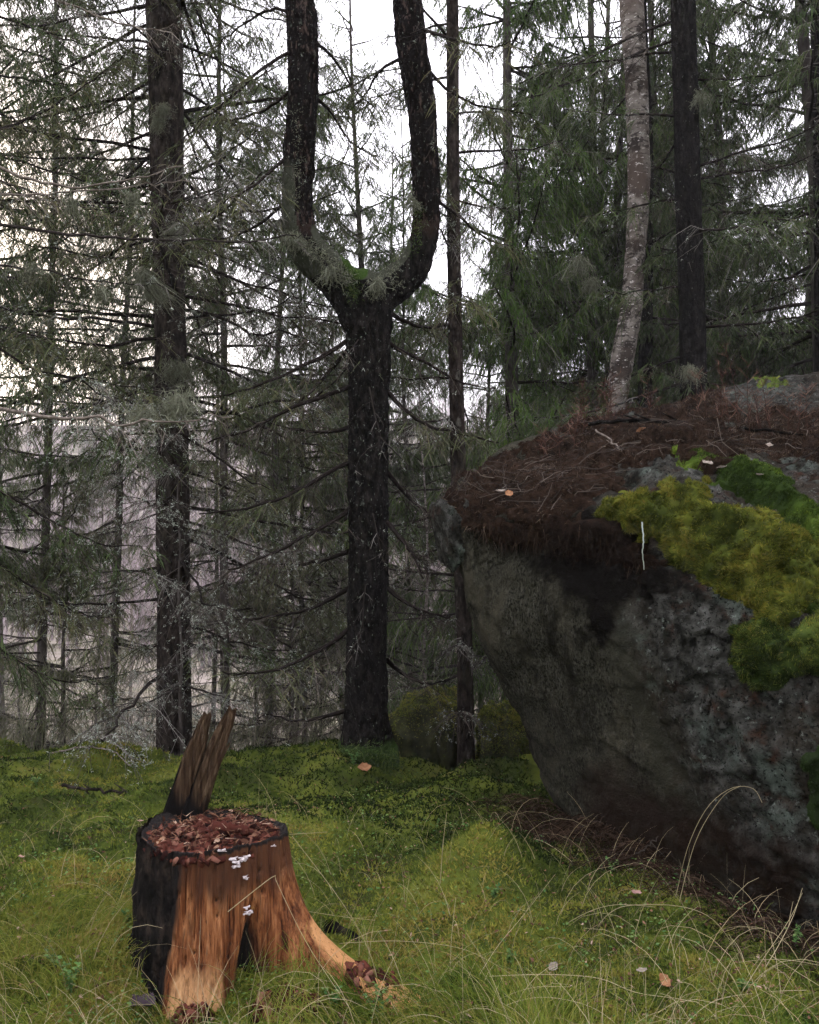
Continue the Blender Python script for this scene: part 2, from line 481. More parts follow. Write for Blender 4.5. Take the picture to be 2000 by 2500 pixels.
# ------------------------------------------------------------------ the boulder
BO = [  # per profile: base ... brow ... top ... back rim, (px, py, distance)
    [(1195, 1752, 4.75), (1152, 1650, 4.72), (1102, 1520, 4.7), (1052, 1430, 4.66), (1012, 1340, 4.6), (984, 1250, 4.58), (962, 1170, 4.58), (955, 1095, 4.6), (962, 1040, 4.75), (990, 1003, 5.1), (1060, 962, 5.8)],
    [(1300, 1835, 4.2), (1250, 1700, 4.18), (1215, 1560, 4.15), (1180, 1430, 4.12), (1140, 1310, 4.12), (1105, 1210, 4.2), (1080, 1150, 4.3), (1065, 1105, 4.28), (1080, 1055, 4.5), (1125, 1000, 5.0), (1200, 902, 6.1)],
    [(1450, 1900, 3.75), (1415, 1750, 3.7), (1385, 1600, 3.68), (1355, 1460, 3.68), (1325, 1330, 3.72), (1295, 1225, 3.85), (1275, 1150, 3.98), (1258, 1095, 3.95), (1268, 1025, 4.2), (1300, 950, 4.75), (1350, 870, 6.3)],
    [(1600, 1945, 3.4), (1590, 1780, 3.33), (1578, 1600, 3.3), (1565, 1450, 3.32), (1548, 1320, 3.36), (1528, 1200, 3.48), (1510, 1120, 3.6), (1492, 1050, 3.8), (1475, 990, 4.15), (1465, 930, 4.7), (1510, 830, 6.6)],
    [(1780, 1975, 3.15), (1788, 1800, 3.08), (1792, 1620, 3.05), (1792, 1450, 3.06), (1785, 1320, 3.12), (1765, 1210, 3.3), (1735, 1130, 3.5), (1705, 1060, 3.8), (1680, 990, 4.3), (1672, 915, 5.0), (1740, 785, 6.9)],
    [(2080, 2010, 3.0), (2090, 1800, 2.95), (2095, 1620, 2.95), (2095, 1450, 2.98), (2085, 1300, 3.1), (2060, 1180, 3.3), (2020, 1090, 3.6), (1985, 1010, 4.0), (1960, 930, 4.6), (1950, 850, 5.4), (1960, 720, 7.2)],
    [(2500, 2000, 3.3), (2520, 1800, 3.3), (2530, 1620, 3.3), (2520, 1450, 3.35), (2490, 1300, 3.5), (2440, 1180, 3.8), (2380, 1080, 4.2), (2320, 990, 4.7), (2270, 910, 5.3), (2230, 830, 6.1), (2200, 740, 7.6)],
]
prof = []
for kp, pr in enumerate(BO):
    w = PP(pr)
    bx_ = (1.25, .75, .3, 0, 0, 0, 0)[kp]
    under = w[0] + np.array([0.05, .12, -.5])
    rim = w[-1]
    b1 = rim + np.array([.1 + bx_ * .3, .7 - bx_ * .2, -.12]); b2 = rim + np.array([.1 + bx_, 1.1 - bx_ * .3, -1.0]); b3 = rim + np.array([bx_ * 1.2, 1.2 - bx_ * .3, -rim[2] - .9])
    prof.append(np.vstack([under[None], w, b1[None], b2[None], b3[None]]))
prof = np.array(prof)
L1 = prof[0] + np.array([.42, .9, 0]) * 1.0; L1[:, 2] -= .12
L2 = prof[0] + np.array([1.3, 1.7, 0]); L2[:, 2] -= .45
prof = np.concatenate([L2[None], L1[None], prof], 0)
NU, NV = 320, 350
Bg = crom(prof, NU)
Bg = np.swapaxes(crom(np.swapaxes(Bg, 0, 1), NV), 0, 1)


def gnormals(V):
    du = np.gradient(V, axis=0); dv = np.gradient(V, axis=1)
    return nrm(np.cross(du, dv))


Bn = gnormals(Bg)
if Bn[NU // 4:NU * 3 // 4, NV // 5:NV // 2, 1].mean() > 0: Bn = -Bn
low = fbm(Bg * 1.9, 3, 21); mid = fbm(Bg * 6.5, 4, 22); ridge = 1 - np.abs(fbm(Bg * np.array([3.4, 3.4, 2.2]), 4, 24)) * 2
Bpx, Bpy = proj(Bg)
smooth_face = sm(1510, 1250, Bpx - (Bpy - 1400) * .35)        # the left lobe has a smoother face
Bg = Bg + Bn * (low * .06 + mid * (.014 + .026 * (1 - smooth_face)) + (ridge - .6) * .035 * (1 - .5 * smooth_face))[..., None]
Bg = Bg + Bn * (fbm(Bg * 24, 3, 25) * (.006 + .006 * (1 - smooth_face)))[..., None]
gq = rng(29)
for (cnt, amp_, lim) in ((420, .18, .018), (1300, .22, .006)):     # chipped planar facets
    sd_ = Bg.reshape(-1, 3)[gq.integers(0, NU * NV, cnt)]
    gr_ = gq.normal(size=(cnt, 3)) * amp_
    flat = (Bg + (.02 * fbm(Bg * 14, 2, 27))[..., None]).reshape(-1, 3)
    near_ = np.empty(len(flat), int)
    for a0 in range(0, len(flat), 8000):
        q_ = flat[a0:a0 + 8000]
        near_[a0:a0 + 8000] = np.argmin((sd_ ** 2).sum(1)[None] - 2 * q_ @ sd_.T, 1)
    of_ = np.clip(((flat - sd_[near_]) * gr_[near_]).sum(1) + gq.normal(size=cnt)[near_] * lim * .5, -lim, lim).reshape(NU, NV)
    Bg = Bg + Bn * (of_ * (1 - .55 * smooth_face))[..., None]
Bpx, Bpy = proj(Bg)


def poly_sd(x, y, poly):
    """signed distance to a polygon, positive inside"""
    poly = np.asarray(poly, float); n = len(poly)
    ins = np.zeros(x.shape, bool); dm = np.full(x.shape, 1e9)
    for i in range(n):
        ax, ay = poly[i]; bx, by = poly[(i + 1) % n]
        cond = ((ay > y) != (by > y))
        ins ^= cond & (x < (bx - ax) * (y - ay) / (by - ay + 1e-12) + ax)
        vx, vy = bx - ax, by - ay
        t = np.clip(((x - ax) * vx + (y - ay) * vy) / (vx * vx + vy * vy + 1e-9), 0, 1)
        dm = np.minimum(dm, np.hypot(x - ax - t * vx, y - ay - t * vy))
    return np.where(ins, dm, -dm)


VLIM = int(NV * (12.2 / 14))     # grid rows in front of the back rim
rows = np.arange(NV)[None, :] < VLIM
peat_shade_poly = [(965, 1095), (1060, 1080), (1200, 1075), (1245, 1060), (1440, 1190), (1500, 1260), (1400, 1260), (1320, 1270), (1275, 1380), (1235, 1370), (1200, 1280), (1130, 1190), (1030, 1150)]
peat = sm(-70, 60, poly_sd(Bpx, Bpy, peat_shade_poly) + 45 * fbm(Bg * 7, 4, 31)) * rows * .9  # black peat stain, with the shade under the brow painted into it
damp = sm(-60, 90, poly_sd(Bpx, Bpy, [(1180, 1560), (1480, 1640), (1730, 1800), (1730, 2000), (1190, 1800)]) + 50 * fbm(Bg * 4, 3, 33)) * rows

MAT['rock'] = tex_mat('rock', [(.32, (.0035, .0035, .003)), (.45, (.018, .018, .0152)), (.58, (.043, .0435, .038)), (.75, (.085, .088, .080))], 14, detail=14, bump=.9, bdist=.018, bscale=60,
                      layers=[(2.0, (1, 1, 1), .46, .66, (.020, .0145, .0095)), (3.6, (1, 1, 1), .55, .64, (.052, .064, .053)), (30, (1, 1, 1), .61, .68, (.10, .115, .10)),
                              (8, (1, 1, 1), .56, .70, (.028, .014, .009)), (5, (1, 1, .6), .56, .66, (.006, .006, .005)), (70, (1, 1, 1), .55, .61, (.005, .005, .0045)),
                              (7, (1, 1, 1), .85, 1.4, (.023, .0225, .0155), 'attr', 'lobe'), (75, (1, 1, .35), 1.47, 1.62, (.044, .043, .033), 'attr', 'lobe'), (110, (1, 1, .5), 1.48, 1.58, (.006, .0057, .0043), 'attr', 'lobe'), (4, (1, 1, .5), 1.50, 1.66, (.040, .037, .025), 'attr', 'lobe'), (6, (1, 1, .4), 1.52, 1.66, (.006, .0055, .004), 'attr', 'lobe'),
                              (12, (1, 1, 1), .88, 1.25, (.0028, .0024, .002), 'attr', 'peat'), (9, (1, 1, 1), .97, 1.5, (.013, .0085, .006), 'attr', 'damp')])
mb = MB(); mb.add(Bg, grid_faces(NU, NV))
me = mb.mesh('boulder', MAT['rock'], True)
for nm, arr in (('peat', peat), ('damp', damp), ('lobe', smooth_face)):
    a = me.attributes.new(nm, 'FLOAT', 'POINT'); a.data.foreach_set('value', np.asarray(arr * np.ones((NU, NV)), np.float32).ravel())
boulder = obj('boulder', me, label='huge overhanging grey boulder with moss cushions and brown litter on top', cat='boulder')


def patch(name, polys, mat, thick, lump, lscale, fr, mat_fr, seed, edge=26, varscale=5, down=.3, bias=0.0, fname='moss_fronds'):
    """a raised cushion lying on the boulder inside the picked outlines, and the loose fibres that stand out of it"""
    g = rng(seed)
    sd = np.full(Bpx.shape, -1e9)
    for pl in polys: sd = np.maximum(sd, poly_sd(Bpx, Bpy, pl))
    if name == 'litter_layer': sd = sd + 45 * fbm(Bg * 6.5, 3, seed + 50) - 6
    sd = sd + 24 * fbm(Bg * 9, 3, seed) + 12 * fbm(Bg * 30, 2, seed + 1)
    m = sm(0, edge, sd) * rows * (np.arange(NV)[None, :] > NV * 2 / 14)
    bil = 1 - np.clip(worley(Bg * lscale + .4 * fbm(Bg * lscale, 2, seed + 3)[..., None], seed + 2), 0, 1) ** 2
    h = thick * np.sqrt(m) * (.35 + lump * bil * .8 + .35 * fbm(Bg * 34, 3, seed + 2)) - .012 * (m <= 0.02)
    V = Bg + Bn * h[..., None]
    keep = (m > 0)
    F = grid_faces(NU, NV)
    F = F[keep.ravel()[F].any(1)]
    lab_ = np.arange(NU * NV)
    for _ in range(400):
        mn = lab_[F].min(1); new = lab_.copy()
        for q_ in range(4): np.minimum.at(new, F[:, q_], mn)
        new = np.minimum(new, new[new])
        if np.array_equal(new, lab_): break
        lab_ = new
    if name in ('moss_cushion', 'litter_layer'):
        ids, cn = np.unique(lab_[F[:, 0]], return_counts=True)
        F = F[lab_[F[:, 0]] == ids[np.argmax(cn)]]
        okv = np.zeros(NU * NV, bool); okv[F.ravel()] = True; m = m * okv.reshape(NU, NV)
    used = np.unique(F); re = np.full(NU * NV, -1); re[used] = np.arange(len(used))
    tone = np.clip(.33 + .75 * fbm(Bg * varscale, 3, seed + 5) + .25 * (bil - .5) + bias, 0, 1)  # clump tops lighter, hollows between clumps darkened in colour as occlusion would
    field = np.stack([fbm(Bg * 16 + 9 * q_, 2, seed + 7) for q_ in range(3)], -1)
    mb = MB(); mb.add(V.reshape(-1, 3)[used], re[F], None, tone.ravel()[used] * .8)
    o = obj(name, mb.mesh(name, mat, True), boulder)
    n, fl, fw = fr
    if n:
        cell = F[m.ravel()[F].mean(1) > .04]
        Vf = V.reshape(-1, 3)
        A = np.linalg.norm(np.cross(Vf[cell[:, 1]] - Vf[cell[:, 0]], Vf[cell[:, 3]] - Vf[cell[:, 0]]), axis=1)
        pick = g.choice(len(cell), n, p=A / A.sum())
        a, b = g.random((2, n, 1))
        c = cell[pick]
        base = (Vf[c[:, 0]] * (1 - a) + Vf[c[:, 1]] * a) * (1 - b) + (Vf[c[:, 3]] * (1 - a) + Vf[c[:, 2]] * a) * b
        nn = Bn.reshape(-1, 3)[c[:, 0]]
        d = nn * .55 + g.normal(size=(n, 3)) * .38 + field.reshape(-1, 3)[c[:, 0]] * 1.5 + np.array([0, 0, -down])
        vv = np.clip(tone.ravel()[c[:, 0]] + g.normal(size=n) * .28, 0, 1) if fname != 'needle_litter' else g.random(n) ** 1.5
        mf = MB(); blades(mf, base - nn * .003, d, fl * (.5 + g.random(n)), fw * (.6 + .8 * g.random(n)), g, vv)
        obj(fname, mf.mesh(fname, mat_fr), o, kind='stuff')
    return o


MAT['peat'] = tex_mat('peat', [(.3, (.006, .004, .003)), (.5, (.020, .012, .008)), (.7, (.045, .027, .018)), (.85, (.08, .055, .038))], 22, bump=1, bdist=.03, attr=.25)
MAT['peatfib'] = tex_mat('peatfib', [(.1, (.008, .0052, .0036)), (.45, (.026, .0165, .011)), (.75, (.060, .039, .026)), (.92, (.14, .11, .08)), (.99, (.25, .21, .17))], 10, attr=.85, bump=0)

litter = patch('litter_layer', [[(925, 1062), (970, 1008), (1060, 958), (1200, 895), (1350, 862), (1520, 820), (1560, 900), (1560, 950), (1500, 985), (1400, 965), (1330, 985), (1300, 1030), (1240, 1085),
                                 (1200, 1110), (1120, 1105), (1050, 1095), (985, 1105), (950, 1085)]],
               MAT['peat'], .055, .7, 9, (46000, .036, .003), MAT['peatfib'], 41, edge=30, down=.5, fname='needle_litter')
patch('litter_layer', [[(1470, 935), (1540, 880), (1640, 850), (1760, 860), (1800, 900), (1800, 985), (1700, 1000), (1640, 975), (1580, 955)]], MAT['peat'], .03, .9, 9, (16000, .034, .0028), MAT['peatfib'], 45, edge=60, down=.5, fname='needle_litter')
gt = rng(47)
msk = (poly_sd(Bpx, Bpy, [(950, 1050), (1060, 965), (1200, 905), (1350, 880), (1520, 840), (1760, 800), (1760, 980), (1500, 975), (1330, 985), (1240, 1070), (1040, 1085)]) > 0) & rows
cand = np.nonzero(msk.ravel())[0]
pk = cand[gt.integers(0, len(cand), 420)]
b_ = Bg.reshape(-1, 3)[pk] + Bn.reshape(-1, 3)[pk] * .06
dt_ = nrm(gt.normal(size=(420, 3))); dt_ = nrm(dt_ - Bn.reshape(-1, 3)[pk] * (dt_ * Bn.reshape(-1, 3)[pk]).sum(1, keepdims=True) * .85)
ln_ = gt.uniform(.05, .30, 420)
tw_ = b_[:, None] + dt_[:, None] * (ln_[:, None, None] * np.linspace(-.5, .5, 5)[None, :, None]) + gt.normal(size=(420, 5, 3)) * .008
mt_ = MB(); tubes(mt_, tw_, np.linspace(1, .4, 5)[None] * gt.uniform(.0012, .0034, (420, 1)), 3, gt.random(420))
obj('twig_litter', mt_.mesh('twig_litter', MAT['twig']), boulder, kind='stuff')
# dark peat hanging under the brow, with loose roots
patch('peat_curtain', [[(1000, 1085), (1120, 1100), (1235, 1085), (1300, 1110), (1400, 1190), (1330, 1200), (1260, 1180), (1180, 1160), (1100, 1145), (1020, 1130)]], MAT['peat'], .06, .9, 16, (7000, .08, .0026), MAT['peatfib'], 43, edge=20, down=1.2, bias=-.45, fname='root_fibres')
mosses = [
    ([[(1238, 1085), (1285, 1040), (1370, 1028), (1450, 1008), (1500, 1012), (1505, 1060), (1560, 1062), (1650, 1100), (1740, 1150), (1800, 1200), (1800, 1300), (1700, 1285), (1650, 1335), (1590, 1285), (1500, 1240), (1430, 1190), (1375, 1140), (1300, 1110)]], 'moss_olive', .055, (60000, .034, .006), .0),
    ([[(1495, 985), (1560, 962), (1620, 985), (1680, 1030), (1740, 1080), (1800, 1130), (1710, 1140), (1630, 1090), (1560, 1055), (1510, 1040)]], 'moss_bright', .055, (22000, .024, .005), -.12),
    ([[(1545, 1320), (1600, 1285), (1660, 1325), (1725, 1270), (1800, 1290), (1800, 1430), (1660, 1430), (1600, 1455), (1540, 1390)]], 'moss', .05, (22000, .026, .005), .0),
    ([[(1275, 915), (1330, 904), (1380, 922), (1392, 950), (1300, 946)]], 'moss_bright', .04, (5000, .024, .006), .25),
    ([[(1385, 930), (1430, 936), (1485, 945), (1525, 985), (1470, 995), (1415, 975)]], 'moss_bright', .04, (7000, .024, .006), .1),
    ([[(1690, 1050), (1740, 1090), (1790, 1130), (1740, 1130), (1700, 1090)]], 'moss_bright', .06, (5000, .024, .005), .15),
    ([[(1690, 1250), (1760, 1270), (1790, 1330), (1720, 1310)]], 'moss_bright', .05, (4000, .024, .005), -.05),
    ([[(1690, 1590), (1740, 1570), (1790, 1600), (1790, 1760), (1720, 1740), (1695, 1670)]], 'moss_dark', .02, (5000, .018, .004), -.2),
    ([[(1580, 800), (1640, 795), (1650, 806), (1590, 812)]], 'moss', .03, (2500, .024, .005), .2),
    ([[(1222, 926), (1260, 926), (1262, 940), (1225, 940)]], 'moss_bright', .03, (900, .02, .005), .1),
    ([[(1050, 990), (1078, 986), (1080, 1000), (1055, 1003)]], 'moss_bright', .04, (900, .02, .005), .05),
]
for k, (pl, mt, th, fr, bias) in enumerate(mosses):
    patch('moss_cushion', pl, MAT[mt], th, 1.05, 15, (int(fr[0] * 1.5), fr[1] * .58, fr[2] * .66), MAT[mt], 60 + 10 * k, bias=bias, edge=48 if th > .045 else (24 if th > .03 else 8))
# pale lichen crust above the upper moss
patch('lichen_crust', [[(1360, 925), (1440, 935), (1480, 948), (1440, 955), (1380, 940)]], MAT['lichen'], .012, .6, 20, (1800, .012, .006), MAT['lichen'], 191, edge=10, fname='lichen_flakes')


def blob(name, c, r, mat, parent=None, seed=0, amp=.25, sub=(28, 20), box=.55, **kw):
    """a lumpy closed stone: superellipsoid with noise"""
    n, m = sub
    th = np.linspace(0, 2 * math.pi, n, endpoint=False); ph = np.linspace(0.02, math.pi - 0.02, m)
    PH, TH = np.meshgrid(ph, th, indexing='ij')
    f = lambda v: np.sign(v) * np.abs(v) ** box
    d = np.stack([f(np.sin(PH)) * f(np.cos(TH)), f(np.sin(PH)) * f(np.sin(TH)), f(np.cos(PH))], -1)
    V = d * np.asarray(r) * (1 + amp * fbm(d * 1.6 + seed, 3, seed) + amp * .3 * fbm(d * 6 + seed, 3, seed + 3))[..., None]
    mb = MB(); mb.add(V, grid_faces(m, n, True))
    k = mb.n; top, bot = V[0].mean(0), V[-1].mean(0)
    mb.add(np.stack([top, bot]))
    i = np.arange(n); j = (i + 1) % n
    mb.t.append(np.stack([j, i, np.full(n, k)], -1)); mb.t.append(np.stack([(m - 1) * n + i, (m - 1) * n + j, np.full(n, k + 1)], -1))
    return obj(name, mb.mesh(name, mat, True), parent, loc=c, **kw)


chunk = blob('rock_chunk', P(957, 1122, 4.60), (.088, .17, .185), MAT['rock'], boulder, 5, .36, (60, 48), .62)
chunk.rotation_euler = (.1, math.radians(-14), .3)

# ------------------------------------------------------------------ the stump
SC = np.array([P(457, 1735, 3.02)[0], 3.02, 0.0])
ST_TOP = P(457, 1735, 3.02)[2]
ST_BOT = -.12


def stump_r(th, z):
    """radius at bearing th (0 = right, -90 deg = towards the viewer) and height z"""
    h = np.clip(z, -.2, 1)
    r = .243 + .018 * np.exp(-(h) / .20) + .012 * np.cos(2 * th + .6)
    dd = lambda a: np.angle(np.exp(1j * (th - math.radians(a))))
    r = r * (1 - .07 * np.sin(th) ** 2)
    k = np.exp(-np.maximum(h, -.05) / .115)
    r = r + .37 * np.exp(-np.maximum(h, -.05) / .15) * np.exp(-(dd(-9) / .25) ** 2)                      # the long root
    r = r + .05 * np.exp(-h / .25) * np.exp(-(dd(-10) / .5) ** 2)
    r = r + .05 * k * np.exp(-(dd(-95) / .5) ** 2) + .025 * k * np.exp(-(dd(185) / .5) ** 2) + .10 * k * np.exp(-(dd(100) / .4) ** 2)
    r = r - .105 * sm(.40, .06, h) * np.exp(-(dd(-43) / (.07 + .16 * sm(.36, .0, h))) ** 2)   # the cleft between the roots
    r = r - .018 * np.exp(-(dd(-62) / .08) ** 2) * sm(.5, .1, h)
    return r


def stump_pt(th, z, off=0.0):
    r = stump_r(th, z) + off
    return np.stack([SC[0] + r * np.cos(th), SC[1] + r * np.sin(th), z + 0 * r], -1)


NT, NZ = 330, 105
th = np.linspace(-math.pi, math.pi, NT, endpoint=False)
topz = ST_TOP + .012 * np.cos(th * 2 + 1) + .013 * fbm(np.stack([np.cos(th) * 5, np.sin(th) * 5, 0 * th], -1), 4, 8) - .016 * sm(.25, .6, fbm(np.stack([np.cos(th) * 9, np.sin(th) * 9, 0 * th], -1), 3, 88)) + .02 * np.sin(th) * 0
tz = np.linspace(0, 1, NZ)[:, None]
Z = ST_BOT + (topz[None, :] - ST_BOT) * tz
TH = np.broadcast_to(th[None, :], Z.shape)
nzv = np.stack([np.cos(TH) * 9, np.sin(TH) * 9, Z * 2.2], -1)
grain = fbm(np.stack([np.cos(TH) * 26, np.sin(TH) * 26, Z * 2.5], -1), 3, 41)
crackn = np.abs(fbm(np.stack([np.cos(TH) * 11, np.sin(TH) * 11, Z * 1.3], -1), 3, 49))
cracks = sm(.045, .0, crackn)
pits = 0 * Z
gp = rng(48)
for _ in range(16):
    a_, z_ = math.radians(gp.uniform(-125, 10)), gp.uniform(.02, ST_TOP - .03)
    w_ = gp.uniform(.004, .009)
    pits = np.maximum(pits, np.exp(-(((np.angle(np.exp(1j * (TH - a_)))) * .25) / w_) ** 2 - ((Z - z_) / (w_ * gp.uniform(1, 2.2))) ** 2))
SV = stump_pt(TH, Z, .009 * fbm(nzv, 4, 40) + .005 * grain - .010 * cracks - .010 * pits)
MAT['wood'] = bpy.data.materials.new('stump_wood')


def stump_wood():
    m = MAT['wood']; m.use_nodes = True
    nt = m.node_tree; bs = nt.nodes['Principled BSDF']
    tc = nd(nt, 'ShaderNodeTexCoord').outputs['Object']
    def noise(scale, st, detail=6, loc=(0, 0, 0), dist=0):
        mp = nd(nt, 'ShaderNodeMapping', {0: tc, 'Scale': st, 'Location': loc}).outputs[0]
        return nd(nt, 'ShaderNodeTexNoise', {'Vector': mp, 'Scale': scale, 'Detail': detail, 'Roughness': .65, 'Distortion': dist}).outputs[0]
    streak0 = noise(34, (1, 1, .07), 7)
    streak1 = noise(120, (1, 1, .05), 6, (3, 3, 3))
    streak = nd(nt, 'ShaderNodeMix', {0: .45, 2: streak0, 3: streak1}, data_type='FLOAT').outputs[0]
    base = ramp_node(nt, streak, [(.37, (.014, .005, .003)), (.45, (.080, .025, .0085)), (.525, (.185, .072, .027)), (.61, (.325, .155, .066))])
    def layer(col, fac, c):
        return nd(nt, 'ShaderNodeMix', {0: fac, 6: col, 7: (*c, 1)}, data_type='RGBA').outputs[2]
    def mr(v, lo, hi):
        return nd(nt, 'ShaderNodeMapRange', {0: v, 1: lo, 2: hi}).outputs[0]
    def at(n):
        return nd(nt, 'ShaderNodeAttribute', attribute_name=n).outputs['Fac']
    def madd(a, b, op='ADD'):
        return nd(nt, 'ShaderNodeMath', {0: a, 1: b}, operation=op).outputs[0]
    patchn = noise(7, (1, 1, .35), 6, (2, 5, 1), .6)
    fine = noise(60, (1, 1, .12), 5, (1, 1, 7))
    # weathered brown-grey wood above, orange in the middle, pale fresh wood low down
    col = layer(base, mr(madd(at('upper'), madd(patchn, streak, 'MULTIPLY')), .85, 1.35), (.042, .018, .010))
    col = layer(col, mr(madd(at('pale'), madd(patchn, fine, 'MULTIPLY')), .92, 1.30), (.44, .25, .115))
    col = layer(col, mr(madd(at('tan'), patchn), .95, 1.15), (.38, .195, .08))
    col = layer(col, mr(noise(16, (1, 1, .22), 5, (9, 2, 4), .8), .60, .70), (.055, .022, .012))
    col = layer(col, mr(noise(20, (1, 1, .10), 4, (4, 7, 4)), .64, .74), (.40, .20, .06))
    col = layer(col, mr(madd(at('char'), madd(patchn, streak, 'MULTIPLY')), .72, 1.0), (.008, .007, .0065))
    col = layer(col, mr(streak1, .56, .70), (.030, .012, .006))
    col = layer(col, mr(noise(150, (1, 1, .04), 4, (8, 8, 1)), .64, .70), (.012, .007, .005))
    nt.links.new(col, bs.inputs['Base Color'])
    bs.inputs['Roughness'].default_value = .6
    bs.inputs['Specular IOR Level'].default_value = .08
    hgt = madd(streak, madd(fine, patchn, 'ADD'))
    nt.links.new(nd(nt, 'ShaderNodeBump', {'Height': hgt, 'Strength': 1.0, 'Distance': .012}).outputs[0], bs.inputs['Normal'])


stump_wood()
mb = MB()
mb.add(SV, grid_faces(NZ, NT, True))
# the worn top: rings running in from the rim
NR = 30
rr = np.linspace(1, 0.0, NR + 1)[1:]
ring = SV[-1]
cen = np.array([SC[0], SC[1], ST_TOP - .03])
tops = []
for q in rr:
    p = cen + (ring - cen) * q
    p[:, 2] = ring[:, 2] * sm(.4, 1, q) + cen[2] * (1 - sm(.4, 1, q)) - .012 * sm(1, .93, q) + .008 * fbm(p * 18, 3, 55)
    tops.append(p)
tops = np.array(tops)
k0 = mb.n
mb.add(tops, grid_faces(NR, NT, True))
i = np.arange(NT); j = (i + 1) % NT
mb.q.append(np.stack([(NZ - 1) * NT + i, (NZ - 1) * NT + j, k0 + j, k0 + i], -1))
me = mb.mesh('tree_stump', MAT['wood'], True)
dd = lambda a: np.angle(np.exp(1j * (TH - math.radians(a))))
upper = sm(.22, .40, Z + .08 * fbm(nzv * .8, 3, 44))
pale = sm(.34, .04, Z) * sm(.6, .25, np.abs(dd(-88)))
tan = np.exp(-(dd(-7) / .17) ** 2) * sm(.30, .16, Z + .03 * fbm(nzv, 3, 47))
char = sm(.035, .005, topz[None] - Z + .012 * fbm(nzv * 2, 3, 45)) * .9 + np.exp(-(dd(-43) / (.05 + .24 * sm(.34, .05, Z))) ** 2) * sm(.36, .20, Z + .05 * fbm(nzv, 3, 46)) * .95
char = np.maximum(char, sm(.35, .9, np.abs(dd(-75)) - 1.0))
_er = math.radians(-113) + np.interp(Z[:, 0], [-.1, .1, .2, .3, .5], [-.10, -.10, -.03, .06, .10])
char = np.maximum(char, sm(.34, .0, TH - _er[:, None] + .2 * fbm(nzv * 1.3, 3, 91)) * .85 * (TH < -1))
char = np.maximum(char, .8 * pits); char = np.maximum(char, .45 * cracks)
pad = lambda a, f: np.concatenate([np.clip(a, 0, 1).ravel(), f.ravel()]).astype(np.float32)
topchar = np.clip(sm(.72, .95, np.broadcast_to(rr[:, None], (NR, NT))) * .8 + sm(.5, .9, np.broadcast_to(np.cos(th - math.radians(150))[None], (NR, NT))) * .6, 0, 1)
for nm, arr, f in (('upper', upper, np.ones((NR, NT)) * .6), ('pale', pale, np.zeros((NR, NT))), ('tan', tan, np.zeros((NR, NT))), ('char', char, topchar)):
    a = me.attributes.new(nm, 'FLOAT', 'POINT'); a.data.foreach_set('value', pad(arr, f))
stump = obj('tree_stump', me, label='old barkless orange-brown stump with a jagged splinter and white fungi', cat='tree stump')

# black bark left on the viewer's left and the back
MAT['charbark'] = tex_mat('charbark', [(.35, (.003, .003, .0028)), (.52, (.010, .0085, .0075)), (.66, (.028, .021, .016)), (.8, (.05, .038, .030))], 26, stretch=(1, 1, .4), bump=1, bdist=.03, bscale=30, spec=.03, rough=.9)
edge_r = math.radians(-113) + .22 * fbm(np.stack([Z[:, 0] * 11, 0 * Z[:, 0], 0 * Z[:, 0]], -1), 4, 71) + np.interp(Z[:, 0], [-.1, .1, .2, .3, .5], [-.10, -.10, -.03, .06, .10])
bm = (TH < edge_r[:, None]) | (TH > math.radians(40))
dist_e = np.where(TH < 0, edge_r[:, None] - TH, 1.0)
bump_ = fbm(np.stack([np.cos(TH) * 14, np.sin(TH) * 14, Z * 16], -1), 4, 72)
scal = 1 - worley(np.stack([np.cos(TH) * 6, np.sin(TH) * 6, Z * 13], -1), 73)
off = (.005 + .014 * scal) * sm(0, .12, dist_e) + .013 * bump_ * sm(0, .1, dist_e) + .002
BV = stump_pt(TH, Z, off)
F = grid_faces(NZ, NT, True)
F = F[bm.ravel()[F].all(1)]
mb = MB(); mb.add(BV, F)
obj('bark', mb.mesh('bark', MAT['charbark'], True), stump)

# jagged plank of wood left standing on the back rim, two prongs
MAT['splinter'] = tex_mat('splinter', [(.3, (.010, .006, .004)), (.45, (.032, .019, .011)), (.58, (.07, .046, .027)), (.75, (.15, .112, .07))], 60, stretch=(1, 1, .05), bump=1, bdist=.02, bscale=90, rough=.7, spec=.03,
                          layers=[(9, (1, 1, .4), .95, 1.35, (.004, .0035, .0035), 'attr', 'char'), (8, (1, 1, .3), .58, .70, (.03, .012, .008)), (5, (1, 1, .2), .58, .7, (.11, .085, .055))])


